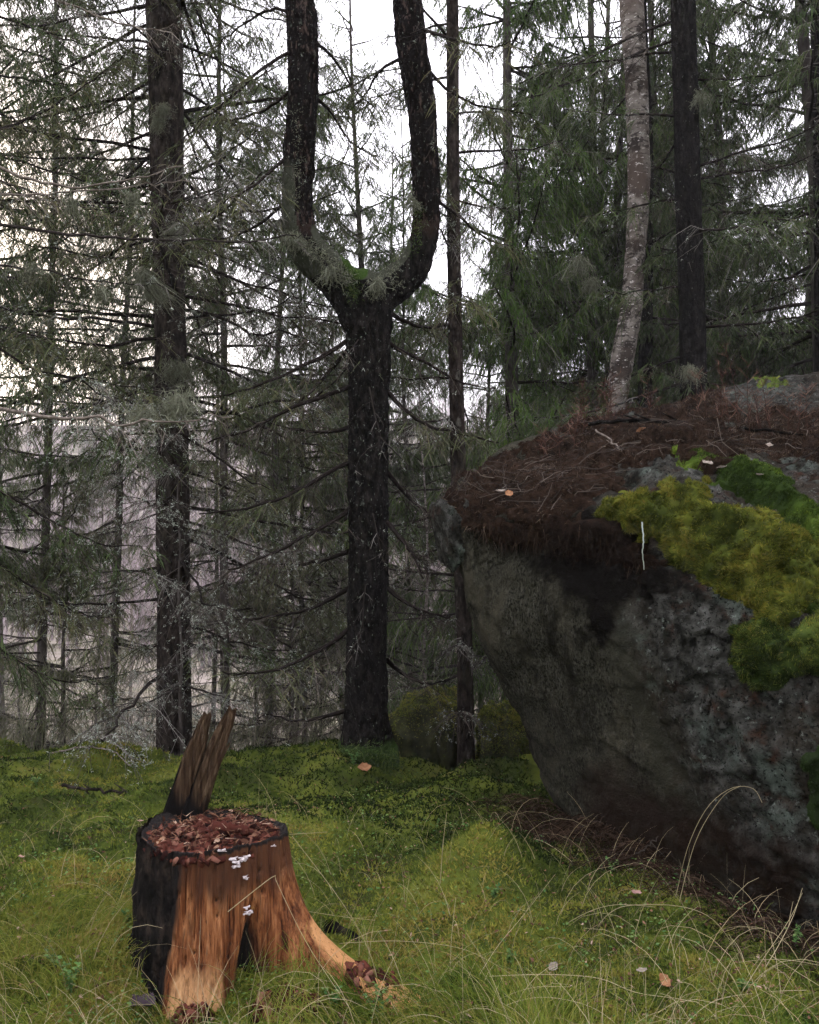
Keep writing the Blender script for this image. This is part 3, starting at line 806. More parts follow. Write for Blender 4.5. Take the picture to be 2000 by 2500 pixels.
def slab(rows_, d, thick, seed, nu=26, nvv=70):
    rows_ = np.asarray(rows_, float)
    cl = crom(rows_, nvv)
    ang = np.linspace(0, 2 * math.pi, nu, endpoint=False)
    f = lambda v: np.sign(v) * np.abs(v) ** .6
    px = cl[:, None, 0] + cl[:, None, 2] * .39 * f(np.cos(ang))[None]
    py = cl[:, None, 1] + cl[:, None, 2] * .12 * f(np.cos(ang))[None] * 1.0
    dep = d + cl[:, None, 3] + 0 * px
    V = P(px, py, dep)
    V[..., 1] += thick * f(np.sin(ang))[None] * np.linspace(1, .45, nvv)[:, None]
    q = np.stack([np.cos(ang) * 5, np.sin(ang) * 5, 0 * ang], -1)[None] + np.stack([0 * cl[:, 1], 0 * cl[:, 1], cl[:, 1] * .006], -1)[:, None]
    V[..., 0] += .008 * fbm(q * 1.5, 4, seed); V[..., 1] += .012 * fbm(q * 1.7 + 5, 4, seed + 1)
    V[-6:, :, 2] += .02 * fbm(q[-6:] * 3, 2, seed + 2)
    mb_ = MB(); mb_.add(V, grid_faces(nvv, nu, True))
    k = mb_.n; mb_.add(V[-1].mean(0)[None] - np.array([[0, 0, .01]]))
    i_ = np.arange(nu); j_ = (i_ + 1) % nu; o_ = (nvv - 1) * nu
    mb_.t.append(np.stack([o_ + i_, o_ + j_, np.full(nu, k)], -1))
    me_ = mb_.mesh('splinter', MAT['splinter'], True)
    a = me_.attributes.new('char', 'FLOAT', 'POINT')
    ch = np.concatenate([np.broadcast_to((sm(1610, 1720, cl[:, 1])[:, None] * .9 + sm(-.2, -1, np.cos(ang))[None] * sm(1540, 1640, cl[:, 1])[:, None] * .8), (nvv, nu)).ravel(), [0]])
    a.data.foreach_set('value', ch.astype(np.float32))
    return me_


obj('splinter', slab([(362, 1765, 74, .02), (374, 1710, 72, .03), (392, 1650, 62, .04), (410, 1590, 50, .05), (424, 1545, 32, .055), (434, 1512, 24, .06), (437, 1504, 16, .06)], 3.10, .030, 3), stump)
obj('splinter', slab([(396, 1755, 64, .0), (412, 1700, 56, .01), (430, 1645, 52, .02), (450, 1592, 46, .03), (468, 1545, 38, .04), (484, 1508, 28, .05), (490, 1494, 18, .055)], 3.11, .034, 13), stump)

gsl = rng(17)
for k in range(11):
    a = gsl.random()
    if k < 5: x0, y0_, x1, y1_ = 392 + 16 * a, 1640 + 60 * gsl.random(), 424 + 20 * a, 1512 + 60 * gsl.random()
    else: x0, y0_, x1, y1_ = 408 + 34 * a, 1650 + 50 * gsl.random(), 456 + 40 * a, 1500 + 75 * gsl.random()
    q_ = crom(PP([(x0, y0_, 3.10), ((x0 + x1) / 2 + gsl.normal() * 2, (y0_ + y1_) / 2, 3.105), (x1, y1_, 3.12)]), 14)
    m_ = MB(); tubes(m_, q_, .007 * np.sin(np.linspace(.35, 3.05, 14)) ** .6 * gsl.uniform(.6, 1.3), 6)
    me_ = m_.mesh('sliver', MAT['splinter'], True); me_.attributes.new('char', 'FLOAT', 'POINT')
    obj('sliver', me_, stump)

# crumbled red rotten wood lying in the hollow top
MAT['crumb'] = tex_mat('crumb', [(.1, (.008, .0035, .003)), (.45, (.036, .011, .008)), (.75, (.085, .028, .019)), (.97, (.19, .095, .066))], 14, attr=.8, bump=.4, rough=.65)


def crumbs(name, cx, cy, rx, ry, h, n, size, base_z, seed, parent=None, **kw):
    g = rng(seed)
    a = g.random(n) * 2 * math.pi; r = np.sqrt(g.random(n))
    x = cx + rx * r * np.cos(a); y = cy + ry * r * np.sin(a)
    z = base_z(x, y) + h * (1 - r ** 2) * (.55 + .45 * fbm(np.stack([x, y, 0 * x], -1) * 22, 2, seed)) * g.random(n) ** .35
    c = np.stack([x, y, z], -1)
    s = size * (.25 + g.random((n, 1, 1)) ** 4 * 2.6)
    box = np.array([[-1, -1, -1], [1, -1, -1], [1, 1, -1], [-1, 1, -1], [-1, -1, 1], [1, -1, 1], [1, 1, 1], [-1, 1, 1]], float)
    V = box[None] * np.array([1.0, .6, .3]) * s * (1 + g.normal(size=(n, 8, 3)) * .22)
    q = nrm(g.normal(size=(n, 4)) + np.array([1.2, 0, 0, .0])); w_, x_, y_, z_ = q.T
    Rm = np.stack([np.stack([1 - 2 * (y_**2 + z_**2), 2 * (x_*y_ - z_*w_), 2 * (x_*z_ + y_*w_)], -1), np.stack([2 * (x_*y_ + z_*w_), 1 - 2 * (x_**2 + z_**2), 2 * (y_*z_ - x_*w_)], -1),
                   np.stack([2 * (x_*z_ - y_*w_), 2 * (y_*z_ + x_*w_), 1 - 2 * (x_**2 + y_**2)], -1)], -2)
    V = np.einsum('nij,nkj->nki', Rm, V) + c[:, None]
    f = np.array([[0, 3, 2, 1], [4, 5, 6, 7], [0, 1, 5, 4], [1, 2, 6, 5], [2, 3, 7, 6], [3, 0, 4, 7]])
    mb_ = MB(); mb_.add(V.reshape(-1, 3), (f[None] + (np.arange(n) * 8)[:, None, None]).reshape(-1, 4), None, np.repeat(g.random(n), 8))
    return obj(name, mb_.mesh(name, MAT['crumb']), parent, kind='stuff', **kw)


crumbs('rotten_wood_crumbs', SC[0] - .005, SC[1] - .01, .225, .215, .05, 2400, .010, lambda x, y: ST_TOP - .035 + 0 * x, 5, stump)
rr_c = crom(np.array([[SC[0] - .02, SC[1] - .03, ST_TOP + .005], [SC[0] + .04, SC[1] - .05, ST_TOP + .022], [SC[0] + .10, SC[1] - .05, ST_TOP + .018], [SC[0] + .15, SC[1] - .03, ST_TOP]]), 30)
rr_c = rr_c + .006 * fbm(rr_c[:, None] * 40 + np.array([0, 0, 0.0]), 3, 4)
tubes(mbx := MB(), rr_c, np.interp(np.linspace(0, 1, 30), [0, .3, .8, 1], [.008, .021, .020, .008]) * (1 + .3 * R0.normal(size=30)), 9)
obj('rotten_root', mbx.mesh('rotten_root', MAT['crumb'], True), stump)

gd = rng(19)
nf = 150
fa, fr_ = gd.random(nf) * 6.283, np.sqrt(gd.random(nf)) * .225
fb = np.stack([SC[0] + fr_ * np.cos(fa), SC[1] + fr_ * np.sin(fa), ST_TOP - .005 + .03 * (1 - (fr_ / .225) ** 2)], -1)
mb = MB(); leaves(mb, fb, gd.normal(size=(nf, 3)) * np.array([1, 1, .3]), gd.normal(size=(nf, 3)) * .5 + np.array([0, 0, 1]), gd.uniform(.012, .035, nf), gd.uniform(.006, .016, nf), gd.random(nf), .15)
nf = 420
fa, fr_ = gd.random(nf) * 6.283, np.sqrt(gd.random(nf)) * .235
fb = np.stack([SC[0] + fr_ * np.cos(fa), SC[1] + fr_ * np.sin(fa), ST_TOP + .0 + .03 * (1 - (fr_ / .235) ** 2)], -1)
blades(mb, fb, gd.normal(size=(nf, 3)) * np.array([1, 1, .25]), gd.uniform(.015, .05, nf), .003, gd, gd.random(nf))
MAT['topdebris'] = tex_mat('topdebris', [(.1, (.02, .009, .006)), (.5, (.075, .035, .022)), (.8, (.16, .09, .055)), (.97, (.32, .24, .18))], 12, attr=.85, bump=0)
obj('dry_debris', mb.mesh('dry_debris', MAT['topdebris']), stump, kind='stuff')

# white bracket fungi
MAT['fungus'] = tex_mat('fungus', [(.35, (.24, .20, .20)), (.5, (.42, .37, .37)), (.7, (.60, .55, .55))], 90, bump=.4, rough=.8)


def stump_hit(px, py):
    tt = np.radians(np.linspace(-175, 5, 361)); zz = np.linspace(-.05, ST_TOP, 220)
    A, B = np.meshgrid(tt, zz, indexing='ij')
    W = stump_pt(A, B)
    qx, qy = proj(W)
    i_, j_ = np.unravel_index(np.argmin((qx - px) ** 2 + (qy - py) ** 2), A.shape)
    return A[i_, j_], B[i_, j_], W[i_, j_]


def bracket(px, py, size, seed, top=False):
    g = rng(seed)
    t_, z_, w_ = stump_hit(px, py)
    outv = np.array([math.cos(t_), math.sin(t_), 0]); side = np.array([-math.sin(t_), math.cos(t_), 0])
    base_out = outv
    outv = outv * .34 + np.array([0, 0, -.94]) if not top else outv * .5 + np.array([0, 0, .75])
    w_ = w_ + base_out * .006
    upv = np.cross(outv, side); upv = upv if upv[2] > 0 else -upv
    n = 17
    a = np.linspace(-1.75, 1.75, n)
    rad = size * (1 + .22 * np.sin(a * 4 + seed) + .15 * g.normal(size=n))
    tilt = g.uniform(-.5, .5)
    pts = []
    for q, lift in ((.05, 0), (.55, .10), (1, .02), (.97, -.10), (.1, -.16)):
        pts.append(w_ + outv[None] * (np.cos(a) * rad * .75 * q)[:, None] + (side + upv * tilt)[None] * (np.sin(a) * rad * q)[:, None]
                   + upv[None] * (lift * size + .12 * size * np.sin(a * 5 + seed) * q)[:, None] - outv[None] * .002)
    mb_ = MB(); mb_.add(np.array(pts), grid_faces(5, n))
    obj('bracket_fungus', mb_.mesh('bracket_fungus', MAT['fungus'], True), stump)


for k, (px, py, s_) in enumerate([(492, 1806, .013), (500, 1813, .014), (510, 1804, .013), (518, 1801, .012), (496, 1822, .012), (512, 1809, .010), (515, 1845, .008), (517, 1849, .007),
                                  (517, 1909, .010), (520, 1918, .011), (525, 1921, .009), (514, 1923, .007)]):
    bracket(px, py, s_ * 1.15, k)
bracket(466, 1780, .014, 31, True); bracket(574, 1781, .009, 33, True)

# dark rotten bark lying along the upper side of the long root
rb = crom(PP([(690, 1945, 3.06), (725, 1975, 3.08), (770, 2010, 3.08), (820, 2040, 3.06), (850, 2062, 3.02)]), 40)
tubes(mbx := MB(), rb + .01 * fbm(rb * 20, 3, 3)[:, None], .022 * np.sin(np.linspace(.5, 2.9, 40)) + .012, 9)
obj('root_bark', mbx.mesh('root_bark', MAT['charbark'], True), stump)

gz = lambda x, y: G(x, y)
for (px, py, rx, ry, h, n, lab) in [(785, 2095, .10, .07, .05, 420, 'dark red heap of crumbled wood below the tip of the long root'), (600, 2135, .11, .05, .05, 420, 'dark red heap of crumbled wood in front of the black cleft of the stump'),
                                    (405, 2150, .05, .03, .05, 160, 'small pointed heap of red-brown wood mould at the foot of the stump')]:
    p = on_ground(px, py)
    o = crumbs('wood_crumb_heap', p[0], p[1], rx, ry, h, n, .010, lambda x, y: G(x, y) + .012, int(px), label=lab, cat='wood debris')
    o['kind'] = 'stuff'

# ------------------------------------------------------------------ trees: builders
def twigwork(main, g, r0, wood, n_sec, sec_len, n_ter, ter_len, ndl=None, ndl_n=9, nl=.028, nw=.006, droop=.5, down=.5, live=0.0, lich=None, lich_p=0, tw=.004, tip=.25, start=.12, sides=5, fwd=.55, profile=.65, fol=0.0):
    """one bough: main axis, side twigs, twiglets, and needles or lichen on them"""
    k = len(main)
    rad = r0 * (1 - (1 - tip) * np.linspace(0, 1, k))
    tubes(wood, main, rad, sides, .0)
    if n_sec == 0: return
    t = np.sort(g.uniform(start, 1, n_sec))
    f = t * (k - 1); i = np.minimum(f.astype(int), k - 2); fr = (f - i)[:, None]
    base = main[i] * (1 - fr) + main[i + 1] * fr
    tan_ = nrm(main[i + 1] - main[i])
    sgn = np.where(np.arange(n_sec) % 2 == 0, 1.0, -1.0)[:, None]
    lat = nrm(np.cross(tan_, np.array([0, 0, 1.0]))) * sgn
    d = nrm(tan_ * fwd + lat * .8 + g.normal(size=(n_sec, 3)) * np.array([.2, .2, .22]))
    L = sec_len * (1 - profile * t) * g.uniform(.45, 1.25, n_sec)
    ns = 5
    s = np.linspace(0, 1, ns)[None, :, None]
    sec = base[:, None] + d[:, None] * (L[:, None, None] * s) + np.array([0, 0, -1.0]) * (droop * L[:, None, None] * s ** 2) + g.normal(size=(n_sec, ns, 3)) * (.02 * L[:, None, None] * s)
    v = g.random(n_sec)
    ribbons(wood, sec[:, [0, 2, 4]], np.array([[1.5, 1.1, .7]]) * tw * np.ones((n_sec, 1)), g, v)
    if n_ter == 0: return
    st = g.uniform(.1, 1, (n_sec, n_ter))
    fi = st * (ns - 1); ii = np.minimum(fi.astype(int), ns - 2); ff = (fi - ii)[..., None]
    ar = np.arange(n_sec)[:, None]
    b2 = sec[ar, ii] * (1 - ff) + sec[ar, ii + 1] * ff
    t2 = nrm(sec[ar, ii + 1] - sec[ar, ii])
    l2 = nrm(np.cross(t2, np.array([0, 0, 1.0]))) * np.where(g.random((n_sec, n_ter, 1)) < .5, 1, -1)
    d2 = nrm(t2 * .6 + l2 * .7 + g.normal(size=t2.shape) * .3)
    Lt = ter_len * g.uniform(.35, 1.3, (n_sec, n_ter)) * (1 - .35 * st)
    s3 = np.linspace(0, 1, 4)
    ter = b2[:, :, None] + d2[:, :, None] * (Lt[..., None, None] * s3[None, None, :, None]) + np.array([0, 0, -1.0]) * (down * Lt[..., None, None] * s3[None, None, :, None] ** 1.6)
    ter = ter.reshape(-1, 4, 3)
    vt = np.repeat(v, n_ter)
    ribbons(wood, ter[:, [0, 3]], np.array([[.9, .5]]) * tw * np.ones((len(ter), 1)), g, vt)
    if ndl is not None and fol > 0:
        ok = np.repeat(t, n_ter) >= live
        tn = ter[ok][:, [0, 2, 3]]
        ribbons(ndl, tn, np.array([[.7, 1.0, .25]]) * fol * g.uniform(.6, 1.2, (len(tn), 1)), g, np.clip(vt[ok] * .6 + .4 * g.random(len(tn)), 0, 1))
    if ndl is not None and ndl_n:
        tt = np.repeat(t, n_ter); ok = tt >= live
        tn = ter[ok]; m = len(tn)
        if m:
            u = g.random((m, ndl_n)); fi = u * 3; ii = np.minimum(fi.astype(int), 2); ff = (fi - ii)[..., None]; ar = np.arange(m)[:, None]
            b3 = tn[ar, ii] * (1 - ff) + tn[ar, ii + 1] * ff
            t3 = nrm(tn[ar, ii + 1] - tn[ar, ii])
            d3 = t3 * .8 + g.normal(size=b3.shape) * .5
            vn = np.clip(np.repeat(vt[ok], ndl_n) * .7 + g.random(m * ndl_n) * .3, 0, 1)
            blades(ndl, b3.reshape(-1, 3), d3.reshape(-1, 3), nl * g.uniform(.6, 1.3, m * ndl_n), nw, g, vn)
    if lich is not None and lich_p > 0:
        al = np.concatenate([sec.reshape(-1, 3), ter.reshape(-1, 3), main[k // 6:]])
        sel = al[g.random(len(al)) < lich_p]
        if len(sel):
            q = 5
            c = np.repeat(sel, q, 0) + g.normal(size=(len(sel) * q, 3)) * .008
            blades(lich, c, g.normal(size=c.shape) + np.array([0, 0, -.3]), g.uniform(.008, .024, len(c)), .007, g, g.random(len(c)))


def trunk_mesh(name, pts, rads, mat, sides=40, step=.05, flare=0.0, amp=.08, seed=0, vs=5.0):
    """a tapering trunk through pts with uneven bark and root swelling"""
    pts = np.asarray(pts, float); rads = np.asarray(rads, float)
    ln = np.linalg.norm(np.diff(pts, axis=0), axis=1).sum()
    n = max(12, int(ln / step))
    c = crom(pts, n); r = crom(rads[:, None], n)[:, 0]
    hgt = np.concatenate([[0], np.cumsum(np.linalg.norm(np.diff(c, axis=0), axis=1))])
    th_ = np.arange(sides) * 2 * math.pi / sides
    T = nrm(np.gradient(c, axis=0)); a = nrm(np.cross(T, np.array([0.02, 1, 0]))); b = np.cross(T, a)
    dirs = np.cos(th_)[None, :, None] * a[:, None] + np.sin(th_)[None, :, None] * b[:, None]
    q = np.stack([np.cos(th_)[None] * 2.2 + 0 * hgt[:, None], np.sin(th_)[None] * 2.2 + 0 * hgt[:, None], hgt[:, None] * vs * .5 + 0 * th_[None]], -1)
    rr_ = r[:, None] * (1 + amp * fbm(q * 3.0, 3, seed) + amp * .5 * fbm(q * 1.0, 2, seed + 9))
    if flare:
        lob = 1 + .45 * np.sin(th_ * 5 + seed)[None]
        rr_ = rr_ * (1 + flare * np.exp(-hgt / .22)[:, None] * lob)
    V = c[:, None] + dirs * rr_[..., None]
    mb_ = MB(); mb_.add(V, grid_faces(n, sides, True))
    return mb_.mesh(name, mat, True)


def bough_curve(base, az, L, rise, sag, g, n=9, up=.25):
    t_ = np.linspace(0, 1, n)[:, None]
    h = np.array([math.cos(az), math.sin(az), 0.0])
    z = L * (rise * t_ - sag * t_ ** 1.5 + up * t_ ** 3)
    side = np.array([-h[1], h[0], 0])
    return base + h * (L * t_) + np.array([0, 0, 1.0]) * z + side * (L * .10 * g.normal() * t_ ** 2) + g.normal(size=(n, 3)) * (.012 * L * t_)


def spruce(H, r, live_base, Lmax, nb, seed, ndlmat, dens=1.0, dead_len=.55, crown_top=1.0, ndl_n=8, hang=.55, lean=.02, sidelen=.42, lower=0.4, nw=.007, deadmat='twig_grey', ter_len=.17, fol=.016):
    """meshes of a whole spruce: trunk, dead boughs, live crown"""
    g = rng(seed)
    lx, ly = g.normal(size=2) * lean
    pts = [(0, 0, -.4)] + [(lx * z + .02 * g.normal(), ly * z + .02 * g.normal(), z) for z in np.linspace(0.3, H, 8)]
    rads = [r * 1.15] + list(r * (1 - .9 * np.linspace(.02, 1, 8) ** 1.1))
    trunk = trunk_mesh('trunk', pts, rads, MAT['bark_far'], 20, .14, .25, .06, seed)
    wood, ndl = MB(), MB()
    hs_ = np.sort(g.uniform(lower, H * .97, nb))
    for h in hs_:
        az = g.uniform(0, 2 * math.pi)
        base = np.array([lx * h, ly * h, h])
        u = max(0, (h - live_base) / (H - live_base))
        if h < live_base:
            L = Lmax * dead_len * g.uniform(.45, 1.1)
            c = bough_curve(base, az, L, g.uniform(-.15, .1), g.uniform(.05, .4), g)
            twigwork(c, g, .010 + .004 * L, wood, int((8 + 9 * L) * dens), .45 * L * .8, 4, ter_len * .9, ndl if g.random() < .25 else None, 3, droop=.45, down=.6, tw=.0055, nw=nw, live=.3, fol=fol * .8)
        else:
            L = Lmax * (1 - u) ** .8 * g.uniform(.75, 1.1) + .25
            c = bough_curve(base, az, L, g.uniform(-.1, .15) + .45 * u, g.uniform(.25, .5) * (1 - u), g)
            fine = dens if h < 12 else dens * .36
            twigwork(c, g, .012 + .006 * L, wood, int((8 + 15 * L) * fine), sidelen * L * .7 + .24, 11 if h < 12 else 4, ter_len if h < 12 else ter_len * 1.5, ndl, ndl_n if h < 12 else 0, droop=hang, down=hang * 1.7, tw=.005, nw=nw, nl=.030, live=.05, fol=fol if h < 12 else fol * 1.3, profile=.5)
    return {'trunk': trunk, 'boughs': wood.mesh('boughs', MAT[deadmat]), 'crown': ndl.mesh('crown', MAT[ndlmat])}


def bare_tree(H, r, nb, seed, mat, twmat, Lf=.22, pale=False):
    g = rng(seed)
    pts = [(0, 0, -.3)] + [(.015 * z * g.normal() + .03 * g.normal(), .03 * g.normal(), z) for z in np.linspace(.3, H, 7)]
    rads = [r] + list(r * (1 - .88 * np.linspace(.02, 1, 7)))
    trunk = trunk_mesh('trunk', pts, rads, mat, 10, .3, .1, .05, seed)
    wood = MB()
    P_ = np.array(pts)
    for h in g.uniform(H * .18, H * .98, nb):
        base = np.array([np.interp(h, P_[:, 2], P_[:, 0]), np.interp(h, P_[:, 2], P_[:, 1]), h])
        L = H * Lf * (1.1 - h / H) * g.uniform(.6, 1.2) + .2
        c = bough_curve(base, g.uniform(0, 6.28), L, g.uniform(.4, 1.0), .1, g, up=.1)
        twigwork(c, g, .006 + .004 * L, wood, int(6 + 7 * L), .5 * L, 4, .28, droop=-.1, down=-.1, tw=.0055)
    return {'trunk': trunk, 'boughs': wood.mesh('boughs', twmat)}


def plant_tree(name, meshes, x, y, rz, sc, label, cat='tree', group=None, sink=0.0):
    o = obj(name, None, label=label, cat=cat, group=group, loc=(x, y, float(G(x, y, False)) - sink), rz=rz, scale=sc)
    for k_, me_ in meshes.items():
        if me_ is None or len(me_.vertices) == 0: continue
        obj(k_, me_, o, kind='stuff' if k_ in ('boughs', 'crown') else None)
    return o


def at_px(px, d):
    return P(px, 1168, d)[0], d


# ------------------------------------------------------------------ background forest
SP = {
    'green': spruce(17, .13, 2.2, 2.4, 112, 101, 'needles_green', 1.15, hang=.9, ndl_n=6, ter_len=.115, fol=.0105, lower=1.8),
    'dark': spruce(16, .11, 2.8, 2.1, 104, 102, 'needles', 1.15, hang=.75, ndl_n=6, ter_len=.115, fol=.010, lower=1.4),
    'sparse': spruce(15, .065, 4.2, 1.8, 98, 103, 'needles', .9, hang=.65, ndl_n=5, dead_len=.9, ter_len=.14, fol=.009),
    'thin': spruce(13, .05, 3.6, 1.5, 84, 104, 'needles_old', .85, hang=.65, ndl_n=4, dead_len=1.0, ter_len=.13, fol=.008),
    'young': spruce(6.0, .045, .3, 1.5, 44, 105, 'needles_old', .8, hang=.6, ndl_n=4, lower=.2, ter_len=.13, fol=.008),
}
BT = {
    'sapling': bare_tree(7.5, .035, 26, 201, MAT['bark_red'], MAT['twig_grey'], .16),
    'sapling_pale': bare_tree(9, .045, 26, 202, MAT['birch'], MAT['twig_grey'], .16),
    'bare': bare_tree(13, .09, 40, 203, MAT['twig_pale'], MAT['twig_far'], .18),
}
forest = [  # kind, px, distance, turn, scale, label
    ('green', 1075, 11.5, .3, 1.0, 'green spruce hung with drooping sprays right of the slim bare trunk'),
    ('green', 1215, 14.5, 2.0, 1.05, 'spruce full of hanging green foliage between the slim trunk and the birch'),
    ('dark', 1270, 12.5, 4.0, .95, 'dark spruce crowding the left side of the birch'),
    ('dark', 1590, 11.0, 1.0, 1.0, 'dark drooping spruce right of the thick black trunk behind the boulder'),
    ('dark', 1760, 9.0, 2.5, 1.0, 'dark spruce cut by the right edge, standing behind the boulder'),
    ('sparse', 870, 16.5, 5.0, 1.0, 'sparse spruce filling the gap beside the right arm of the forked tree'),
    ('sparse', 560, 12.5, 0.4, 1.0, 'thinly needled spruce seen left of the forked trunk'),
    ('dark', -75, 9.0, 3.3, .95, 'dark heavy-boughed spruce near the left edge'),
    ('sparse', 235, 12.0, 2.2, 1.0, 'sparse spruce behind the left of the thick trunk at left'),
    ('thin', 455, 15.0, 1.1, 1.0, 'thin grey spruce right of the thick trunk at left'),
    ('thin', 648, 13.5, 2.7, 1.05, 'slim grey trunked spruce just left of the forked trunk, below its left arm'),
    ('dark', 800, 21, 3.9, 1.05, 'spruce far off behind the fork of the tree'),
    ('sparse', 1000, 17, .9, 1.0, 'sparse spruce just right of the slim bare trunk, deeper in'),
    ('green', 1130, 20, 2.9, 1.1, 'tall green spruce far behind the drooping ones'),
    ('sparse', 1395, 14, 1.9, 1.0, 'sparse spruce between the birch and the thick black trunk'),
    ('sparse', 1500, 16, .2, 1.0, 'sparse spruce just right of the thick black trunk, deeper in'),
    ('dark', 1660, 19, 4.4, 1.0, 'far spruce above the back of the boulder'),
    ('dark', 20, 24, 1.7, .9, 'dark spruce farthest to the left beyond the ridge'),
    ('young', 615, 11, 0.0, .75, 'young bushy spruce below the left arm of the forked tree'),
    ('young', 150, 10.5, 2.0, .8, 'young spruce with hanging twigs behind the mossy bank at left'),
    ('thin', 720, 26, 3.0, 1.0, 'thin spruce far off in the gap left of the forked trunk'),
    ('sparse', 960, 28, 3.5, 1.0, 'sparse spruce far off behind the slim bare trunk'),
    ('dark', 1320, 24, 5.5, 1.0, 'spruce far off behind the birch'),
    ('dark', 1560, 27, 3.6, 1.0, 'spruce far off in the gap right of the thick black trunk'),
    ('thin', 210, 30, .6, 1.0, 'thin spruce far off over the mossy bank at left'),
    ('sparse', 95, 10.5, 2.9, 1.0, 'sparse spruce just inside the left edge, its trunk half hidden by boughs'),
    ('sparse', 490, 10.8, 5.0, 1.0, 'sparse spruce right of the thick trunk at left, nearest of the thin ones'),
    ('dark', 1525, 12.8, 1.9, 1.0, 'dark drooping spruce between the thick black trunk and the right edge, deeper in'),
    ('green', 1255, 11.4, 3.3, .95, 'green spruce whose hanging boughs reach in front of the birch from the left'),
    ('dark', 795, 14.2, 1.2, 1.0, 'dark spruce seen between the two arms of the forked tree'),
    ('dark', 1440, 12.0, 2.4, 1.0, 'dark spruce right behind the thick black trunk'),
    ('green', 1690, 13.0, .7, 1.05, 'tall spruce with hanging boughs near the right edge, deeper in'),
]
for (kd, px, d, rz, sc, lab) in forest:
    x, y = at_px(px, d)
    plant_tree('spruce_tree', SP[kd], x, y, rz, sc, lab, 'tree', 'spruces in the wood behind the ridge')
g = rng(301)
for k in range(46):
    px = g.uniform(-100, 1850); d = g.uniform(9.5, 34)
    if 960 < px and d < 11: continue
    kd = ['sapling', 'sapling_pale', 'sapling', 'bare'][k % 4]
    if kd == 'bare': d = d + 10
    x, y = at_px(px, d)
    plant_tree('bare_sapling' if kd != 'bare' else 'bare_birch', BT[kd], x, y, g.uniform(0, 6.28), g.uniform(.75, 1.15),
               {'sapling': 'thin leafless brown sapling among the spruces', 'sapling_pale': 'thin leafless pale birch sapling among the spruces', 'bare': 'pale leafless birch farther down in the valley'}[kd], 'tree',
               {'sapling': 'brown saplings in the wood', 'sapling_pale': 'pale birch saplings in the wood', 'bare': 'leafless birches in the valley'}[kd])

# the far bare wood on the hillside: one mass
g = rng(311)
n = 4300
fy = g.uniform(55, 240, n); fx = g.uniform(-1, 1, n) * (fy * .75 + 12)
fz = G(fx, fy, False)
H = g.uniform(7, 14, n)
far_wood = MB()
s3 = np.linspace(0, 1, 4)
c = np.stack([fx[:, None] + g.normal(size=(n, 1)) * .6 * s3, fy[:, None] + 0 * s3, fz[:, None] - .3 + H[:, None] * s3], -1)
vv = g.random(n)
ribbons(far_wood, c, np.array([[.22, .18, .13, .05]]) * np.ones((n, 1)), g, vv, side=np.tile(np.array([[[0, 1.0, 0]]]), (n, 1, 1)))
q = 12
hb = g.uniform(.25, 1, (n, q)); az = g.uniform(0, 6.28, (n, q)); bl = g.uniform(.8, 2.4, (n, q)) * (1.25 - hb)[...]
b0 = np.stack([fx[:, None] + 0 * hb, fy[:, None] + 0 * hb, fz[:, None] - .3 + H[:, None] * hb], -1).reshape(-1, 3)
dv = np.stack([np.cos(az), np.sin(az), .8 + 0 * az], -1).reshape(-1, 3)
blades(far_wood, b0, dv, bl.ravel() * 1.3, .16, g, np.repeat(vv, q))
obj('far_wood', far_wood.mesh('far_wood', MAT['twig_far']), kind='stuff', label='pinkish grey leafless wood on the far hillside')
g = rng(317)
for k in range(26):
    y = g.uniform(60, 190); x = g.uniform(-.6, .6) * y
    plant_tree('spruce_tree', SP['dark' if k % 2 else 'sparse'], x, y, g.uniform(0, 6.28), g.uniform(.8, 1.15), 'small dark spruce standing in the bare wood on the far hillside', 'tree', 'spruces on the far hillside')

# fine leafless brush standing on the valley side
g = rng(331)
n = 9000
by = 8.6 + 26 * g.random(n) ** 1.5; bx = g.uniform(-1, 1, n) * (.62 * by + 1)
keep = ~((bx > .2) & (by < 10.5)); bx, by = bx[keep], by[keep]; n = len(bx)
bz = G(bx, by, False)
bh = g.uniform(.4, 2.0, n)
s4 = np.linspace(0, 1, 4)
ba = g.uniform(0, 6.28, n); bend = g.uniform(.05, .5, n) * bh
cv = np.stack([bx[:, None] + (np.cos(ba) * bend)[:, None] * s4 ** 2, by[:, None] + (np.sin(ba) * bend)[:, None] * s4 ** 2, bz[:, None] - .05 + bh[:, None] * s4], -1)
mb = MB()
bv = g.random(n)
ribbons(mb, cv, np.array([[1.0, .8, .6, .3]]) * (.004 + .0006 * by)[:, None], g, bv)
q = 5
tb = g.uniform(.3, 1, (n, q))
b0 = np.stack([bx[:, None] + (np.cos(ba) * bend)[:, None] * tb ** 2, by[:, None] + (np.sin(ba) * bend)[:, None] * tb ** 2, bz[:, None] - .05 + bh[:, None] * tb], -1).reshape(-1, 3)
blades(mb, b0, g.normal(size=(n * q, 3)) + np.array([0, 0, .9]), g.uniform(.12, .45, n * q), .008, g, np.repeat(bv, q))
MAT['brush'] = tex_mat('brush', [(.1, (.05, .045, .035)), (.4, (.10, .092, .07)), (.7, (.12, .135, .075)), (.95, (.21, .17, .15))], .8, attr=.75, bump=0)
obj('valley_brush', mb.mesh('valley_brush', MAT['brush']), kind='stuff', label='fine leafless brush and withered stems on the slope beyond the ridge')

# ------------------------------------------------------------------ the forked tree
YD = 6.25
ppm = YD * S / 2000     # metres per pick pixel at the forked tree


